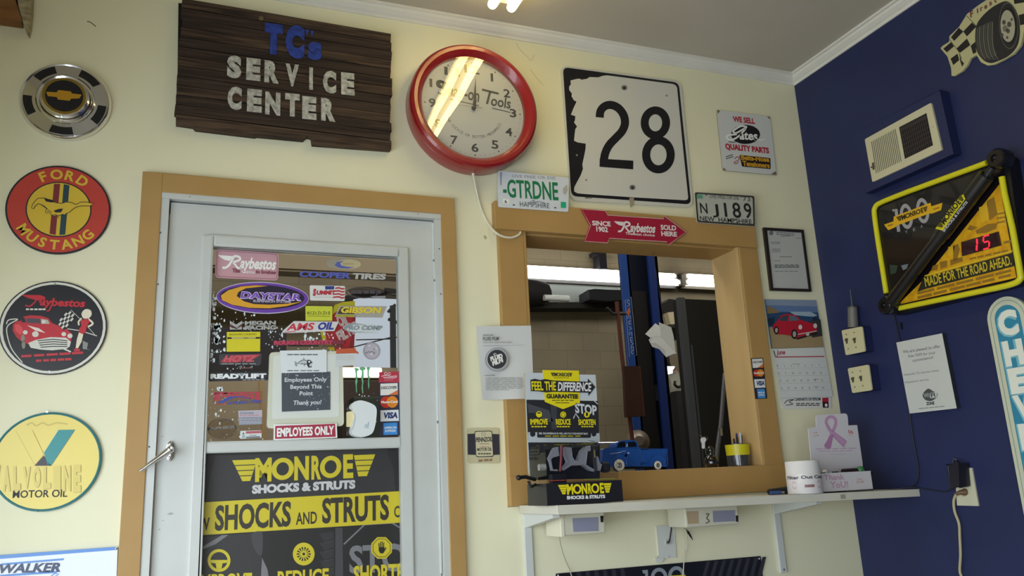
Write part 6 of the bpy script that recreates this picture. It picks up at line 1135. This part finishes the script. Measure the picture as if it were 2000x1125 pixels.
for p in ([(790, 150), (850, 130), (870, 280), (810, 300)], [(620, 120), (700, 80), (710, 230), (640, 260)], [(340, 480), (400, 470), (380, 560), (330, 560)]): b.poly(FC, p, M('#d9ac20', .5), 2)
lines(b, FC, 785, 860, (180, 220, 260), 16, AM2, 3, slope=-.2); lines(b, FC, 850, 915, (440,), 22, AM2, 3, slope=-.2); lines(b, FC, 535, 900, (590,), 16, AM2, 3, slope=-.22)
b.poly(FC, [(112, 762), (938, 530), (945, 655), (150, 860), (60, 890)], M('#232418', .5), 4); b.text(FC, 'MADE FOR THE ROAD AHEAD.', 135, 842, 925, 640, 84, M('#c9b22c', .5), 5, .02)
lines(b, FC, 60, 950, (905, 945), 22, AM2, 4, slope=-.245); b.stroke(FC, [(125, 745), (930, 515)], 10, M('#d9c22a', .5), 4)
FL_ = rz('LG', XR - D_ - .003)
b.stroke(FL_, [(410, 300), (470, 270), (520, 680)], 58, GR_, 1)
for cx, cy in ((660, 400), (960, 295)): b.ring(FL_, el((cx, cy), 118, 232, -.12), el((cx, cy), 62, 160, -.12), GR_, 1)
RB = M('#d9aa18', .45); b.poly(FL_, [(255, 550), (428, 490), (430, 405), (1105, 150), (1120, 215), (1325, 150), (1300, 285), (1130, 350), (1090, 345), (510, 560), (455, 600), (330, 655)], RB, 2)
wing_mark(b, FL_, 490, 500, 1065, 292, 84, M('#2a1d12', .5), RB, 3); lines(b, FL_, 325, 420, (575,), 26, AM2, 3, slope=-.3); lines(b, FL_, 1160, 1270, (270,), 26, AM2, 3, slope=-.3)
for u, v in ((665, 690), (810, 645), (945, 590)): b.text(FL_, 'YEARS'[(u - 665) // 140], u - 20, v + 28, u + 25, v + 14, 54, GR_, 2, .0)
b.poly(F, [(180, 740), (230, 745), (220, 790), (185, 800)], M('#2c4034', .4), 1); b.poly(F, [(250, 745), (295, 735), (285, 765), (262, 775)], M('#6d7884', .4), 1)
b.build('face', CS_, label='printed glass face in black and amber')
b = B(); YT = M('#d8d024', .3); yt = XR - D_ - .008
def ytube(pts): b.tube([zp('Z4', u, v, x=yt) for u, v in pts], .0105, YT, 12)
ytube([(775, 118)] + smooth2([(300, 292), (130, 360), (92, 392), (88, 440), (110, 600)], 5) + [(160, 915)])
ytube([(865, 205), (880, 300)] + smooth2([(930, 520), (975, 780), (975, 830), (930, 858), (820, 885)], 5) + [(230, 1008)])
b.build('yellow_tube', CS_, label='yellow neon-style border tube')
b = B(); sx = XR - D_ - .035; A_, E_ = zp('Z4', 172, 990, x=sx), zp('Z4', 850, 95, x=sx); d_ = (E_ - A_); SB = M('#131216', .25, coat=.5)
b.tube([A_ + d_ * .02, A_ + d_ * .5], .0235, SB, 24); b.tube([A_ + d_ * .48, A_ + d_ * .52], .0255, SB, 24); b.tube([A_ + d_ * .52, A_ + d_ * .9], .0285, SB, 24); b.tube([A_ + d_ * .9, A_ + d_ * .97], .012, M('#3a3a40', .3, .6), 14)
FS = rz('CL', sx - .0295)
lx = XR - D_ - .0655
FS = rz('CL', lx)
b.poly(FS, [(218, 312), (285, 330), (495, 40), (478, 0), (440, 10)], M('#cfc41c', .4), 0)
wing_mark(b, FS, 262, 325, 492, 30, 52, M('#1a1a1a', .4), M('#cfc41c', .4), 1, up=(-.6, -.55)); b.text(FS, 'SHOCKS & STRUTS', 300, 345, 518, 72, 22, M('#b9b9bd', .5), 1, .04, up=(-.6, -.55))
b.build('shock_absorber', CS_, label='black shock absorber across the face')
for q_, u, v in ((A_, 172, 990), (E_, 850, 95)):
    b = B().lathe(q_ + Vector((.03, 0, 0)), (-1, 0, 0), [(0, 0), (.034, 0), (.036, .02), (.036, .045), (.028, .055), (.014, .055), (.012, .045), (0, .045)], SB, 24)
    b.build('shock_eye', CS_)
b = B(); FL2 = rz('CL', XR - D_ - .008); b.slab(FL2, [(455, 435), (795, 338), (820, 465), (462, 565)], M('#2a0d16', .15, coat=.6), .004)
LED = M('#ff2038', .4, emit=3.0); b.stroke(FL2, [(600, 405), (604, 455)], 15, LED, 1); b.stroke(FL2, [(600, 462), (598, 512)], 15, LED, 1)
for p in ([(712, 370), (665, 382)], [(662, 388), (658, 430)], [(664, 438), (708, 426)], [(714, 432), (712, 478)], [(708, 488), (660, 502)]): b.stroke(FL2, p, 12, LED, 1)
b.build('digit_display', CS_, label='dark display with red digits 15')
# two surface boxes with cream plates
def plate_box(o, m1, label, side):
    t = thing('outlet_box', label, 'outlet', zp('Z1', *o[3], x=XR), 'navy outlet boxes with cream plates')
    dd = .05; F = rz('Z1', XR - dd); b = B(); b.slab(F, o, NAVY, dd - .0); b.build('box', t, bevel=.003)
    F = rz('Z1', XR - dd - .006); b = B(); cxm = sum(p[0] for p in o) / 4; cym = sum(p[1] for p in o) / 4; b.slab(F, rrect(*[(cxm + (p[0] - cxm) * 1.02, cym + (p[1] - cym) * 1.02) for p in o], r=.08), M('#cbc59e', .4), .006); SL = M('#4a4434', .6)
    for u, v in m1[:2]: b.poly(F, [(u - 15, v - 20), (u + 12, v - 25), (u + 10, v + 25), (u - 5, v + 28), (u - 8, v + 5), (u - 18, v + 2)], SL, 1)
    for u, v in m1[2:]: b.poly(F, arc(u, v, 6, 6, n=10), SL, 1)
    b.build('plate', t, label='cream outlet plate'); return t
plate_box([(112, 402), (295, 365), (325, 590), (150, 625)], [(158, 495), (230, 490), (155, 437), (226, 418), (173, 567), (244, 553)], 'upper of the two navy outlet boxes with cream plates', 1)
plate_box([(168, 750), (355, 715), (387, 945), (210, 972)], [(215, 850), (288, 838), (211, 784), (284, 772), (233, 918), (306, 907)], 'lower of the two navy outlet boxes with cream plates', 1)
t = thing('cylinder_device', 'dark grey cylinder with a thin rod on top of the upper outlet box', 'device', zp('Z1', 215, 385, x=XR - .028)); xm = XR - .03
b = B(); c0, c1 = zp('Z1', 218, 372, x=xm), zp('Z1', 210, 190, x=xm); b.tube([c0, c1], .0215, M('#6d6a66', .45), 20, r1=.0195); b.tube([c1, c1 + (c1 - c0) * .06], .022, M('#3a3735', .5), 20); b.build('body', t)
b = B(); b.tube([c1 + (c1 - c0) * .05, zp('Z1', 190, 25, x=xm)], .0035, M('#6d6c70', .35, .5), 8, r1=.0016); b.build('rod', t)
# free wifi panel
T_ = .022; F = rz('Z2', XR - T_); b = B(); b.slab(F, [(143, 230), (562, 145), (697, 832), (266, 880)], M('#c9ccc8', .5), T_, M('#2a2c3a', .6)); wt = M('#8b8f90', .6)
for s_, x0, y0, x1, y1, h in (('We are pleased to offer', 205, 330, 548, 275, 28), ('free WIFI for your', 255, 368, 505, 332, 26), ('convenience!', 295, 408, 485, 375, 26)): b.text(F, s_, x0, y0, x1, y1, h, wt, 1, .02)
b.text(F, 'Network: TCs Service Center', 215, 535, 540, 492, 20, wt, 1, .01); b.text(F, 'Password: service', 225, 605, 442, 575, 20, wt, 1, .01)
WK = M('#4a5050', .5); b.poly(F, smooth2([(385, 715), (400, 680), (440, 652), (480, 675), (515, 690), (520, 720), (500, 745), (460, 765), (410, 755)], 4, True), WK, 1); b.poly(F, rrect((450, 690), (515, 682), (518, 732), (455, 742), r=.3), M('#c9ccc8', .5), 2); b.text(F, 'Wi', 398, 735, 448, 728, 38, M('#9aa09e', .5), 2, .04); b.text(F, 'Fi', 465, 732, 505, 726, 38, WK, 3, .04); b.text(F, 'ZONE', 420, 803, 495, 795, 26, WK, 1, .06); lines(b, F, 350, 590, (836,), 8, wt, 1, slope=-.1)
b.build('wifi_panel', label='white panel about free wifi on the navy wall', cat='sign')
# blue and white arch-topped name sign
T_ = .014; F = rz('Z6', XR - T_); b = B(); CRS = M('#c9cbb4', .45); TEA = M('#2f86a6', .45)
xs = XR - T_; yl, wS, ztp = 2.020, .153, 1.627
G6 = af((xs, yl, ztp), (0, -wS, 0), (0, 0, wS), (-1, 0, 0))
def arch(i): return [(1 - i, -6.6 + i), (1 - i, -.5)] + [(.5 + (.5 - i) * math.cos(math.radians(a)), -.5 + (.5 - i) * math.sin(math.radians(a))) for a in range(10, 180, 10)] + [(i, -.5), (i, -6.6 + i)]
b.slab(G6, arch(0), CRS, T_); b.stroke(G6, arch(.085), .012, M('#6f8f90', .5), 1, True); b.poly(G6, arch(.19), TEA, 1)
WL_ = M('#e6e8dc', .45); LT = M('#7fb9c6', .45)
for k, c in enumerate('CHEVROLET'):
    v = (-.84, -1.52, -2.14, -2.74, -3.37, -4.0, -4.62, -5.25, -5.87)[k]; b.text(G6, c, .22, v - .015, .71, v - .015, .49, LT, 2, .09); b.text(G6, c, .26, v, .74, v, .49, WL_, 3, .06)
b.build('arch_sign', label='tall arch-topped blue and cream sign at the right edge', cat='sign')
# outlet with adapter and cord
t = thing('wall_outlet', 'cream outlet plate low on the navy wall', 'outlet', zp('Z7', 465, 545, x=XR)); F = rz('Z7', XR - .006)
b = B(); b.slab(F, rrect((360, 232), (500, 228), (556, 545), (378, 540), r=.03), M('#cfcbb0', .4), .006); b.poly(F, arc(440, 430, 30, 34, n=20), M('#8a7a5c', .5), 1); b.build('plate', t, bevel=.001)
AD = M('#1b1a26', .4); t = thing('power_adapter', 'black power adapter plugged into the cream outlet', 'adapter', zp('Z7', 380, 390, x=XR - .03))
b = B(); b.slab(rz('Z7', XR - .062), [(300, 205), (385, 190), (402, 388), (325, 392)], AD, .055); b.build('body', t, bevel=.004)
b = B(); b.tube(smooth2([zp('Z7', 350, 190, x=XR - .035), zp('Z7', 352, 155, x=XR - .035), zp('Z7', 380, 165, x=XR - .03), zp('Z7', 395, 190, x=XR - .02)]), .0035, AD, 8); b.build('strain_relief', t)
b = B(); b.tube(smooth2([zp('Z7', 345, 400, x=XR - .03), zp('Z7', 270, 425, x=XR - .008), zp('Z7', 150, 410, x=XR - .006), zp('Z7', 70, 398, x=XR - .006), hit(1785, 952, x=XR - .02), hit(1745, 955, x=XR - .08)]), .0022, AD, 8); b.build('lead', t)
t = thing('extension_cord', 'cream cord with brown plug hanging from the outlet', 'cord', zp('Z7', 410, 1125, x=XR - .006))
b = B(); b.tube([zp('Z7', 455, 428, x=XR - .006), zp('Z7', 405, 432, x=XR - .022), zp('Z7', 372, 445, x=XR - .026)], .011, M('#6d5238', .5), 12, r1=.006); b.build('plug', t, label='brown plug')
b = B(); b.tube(smooth2([zp('Z7', u, v, x=XR - .012) for u, v in ((376, 440), (352, 500), (360, 590), (395, 690), (402, 800), (408, 950), (402, 1080), (420, 1150), (430, 1300))]), .0048, M('#b5ab88', .5), 8); b.build('cable', t)
b = B(); b.tube(smooth2([hit(u, v, x=XR - .006) for u, v in ((1746, 612), (1752, 640), (1757, 665), (1762, 700), (1772, 760), (1778, 815), (1786, 870), (1794, 915), (1792, 940), (1782, 950))]), .0022, M('#16161f', .5), 8); b.box(hit(1757, 630, x=XR - .008), hit(1764, 643, x=XR), BLK); b.build('clock_lead', label='thin black lead running down behind the wifi panel to the shelf', cat='cable')
# ---------------------------------------------------------------- ceiling strip light
zt = ZC - .055; e1, e2 = hit(959, 13, z=zt), hit(996, 19, z=zt); ye = max(e1.y, e2.y) ; dxx = e2.x - e1.x
t = thing('ceiling_light', 'twin-tube strip light on the office ceiling', 'light', ((e1.x + e2.x) / 2, ye - .6, zt), None)
b = B(); xm = (e1.x + e2.x) / 2; b.box((xm - .06, ye - 1.22, ZC - .03), (xm + .06, ye - .02, ZC), M('#d6d2c4', .5)); b.build('housing', t)
for e, m in ((e1, M('#ffe898', .4, emit=13)), (e2, M('#ffeaa4', .4, emit=14))):
    b = B(); b.lathe(Vector((e.x, e.y, zt)), (0, -1, 0), [(0, 0), (.010, .002), (.017, .009), (.019, .02), (.019, 1.18), (0, 1.2)], m, 16); b.build('tube', t)
for yy in (ye - .03, ye - 1.19): b = B(); b.box((xm - .05, yy - .01, zt + .012), (xm + .05, yy + .01, ZC - .03), M('#c9c5b8', .5)); b.build('end_bracket', t)
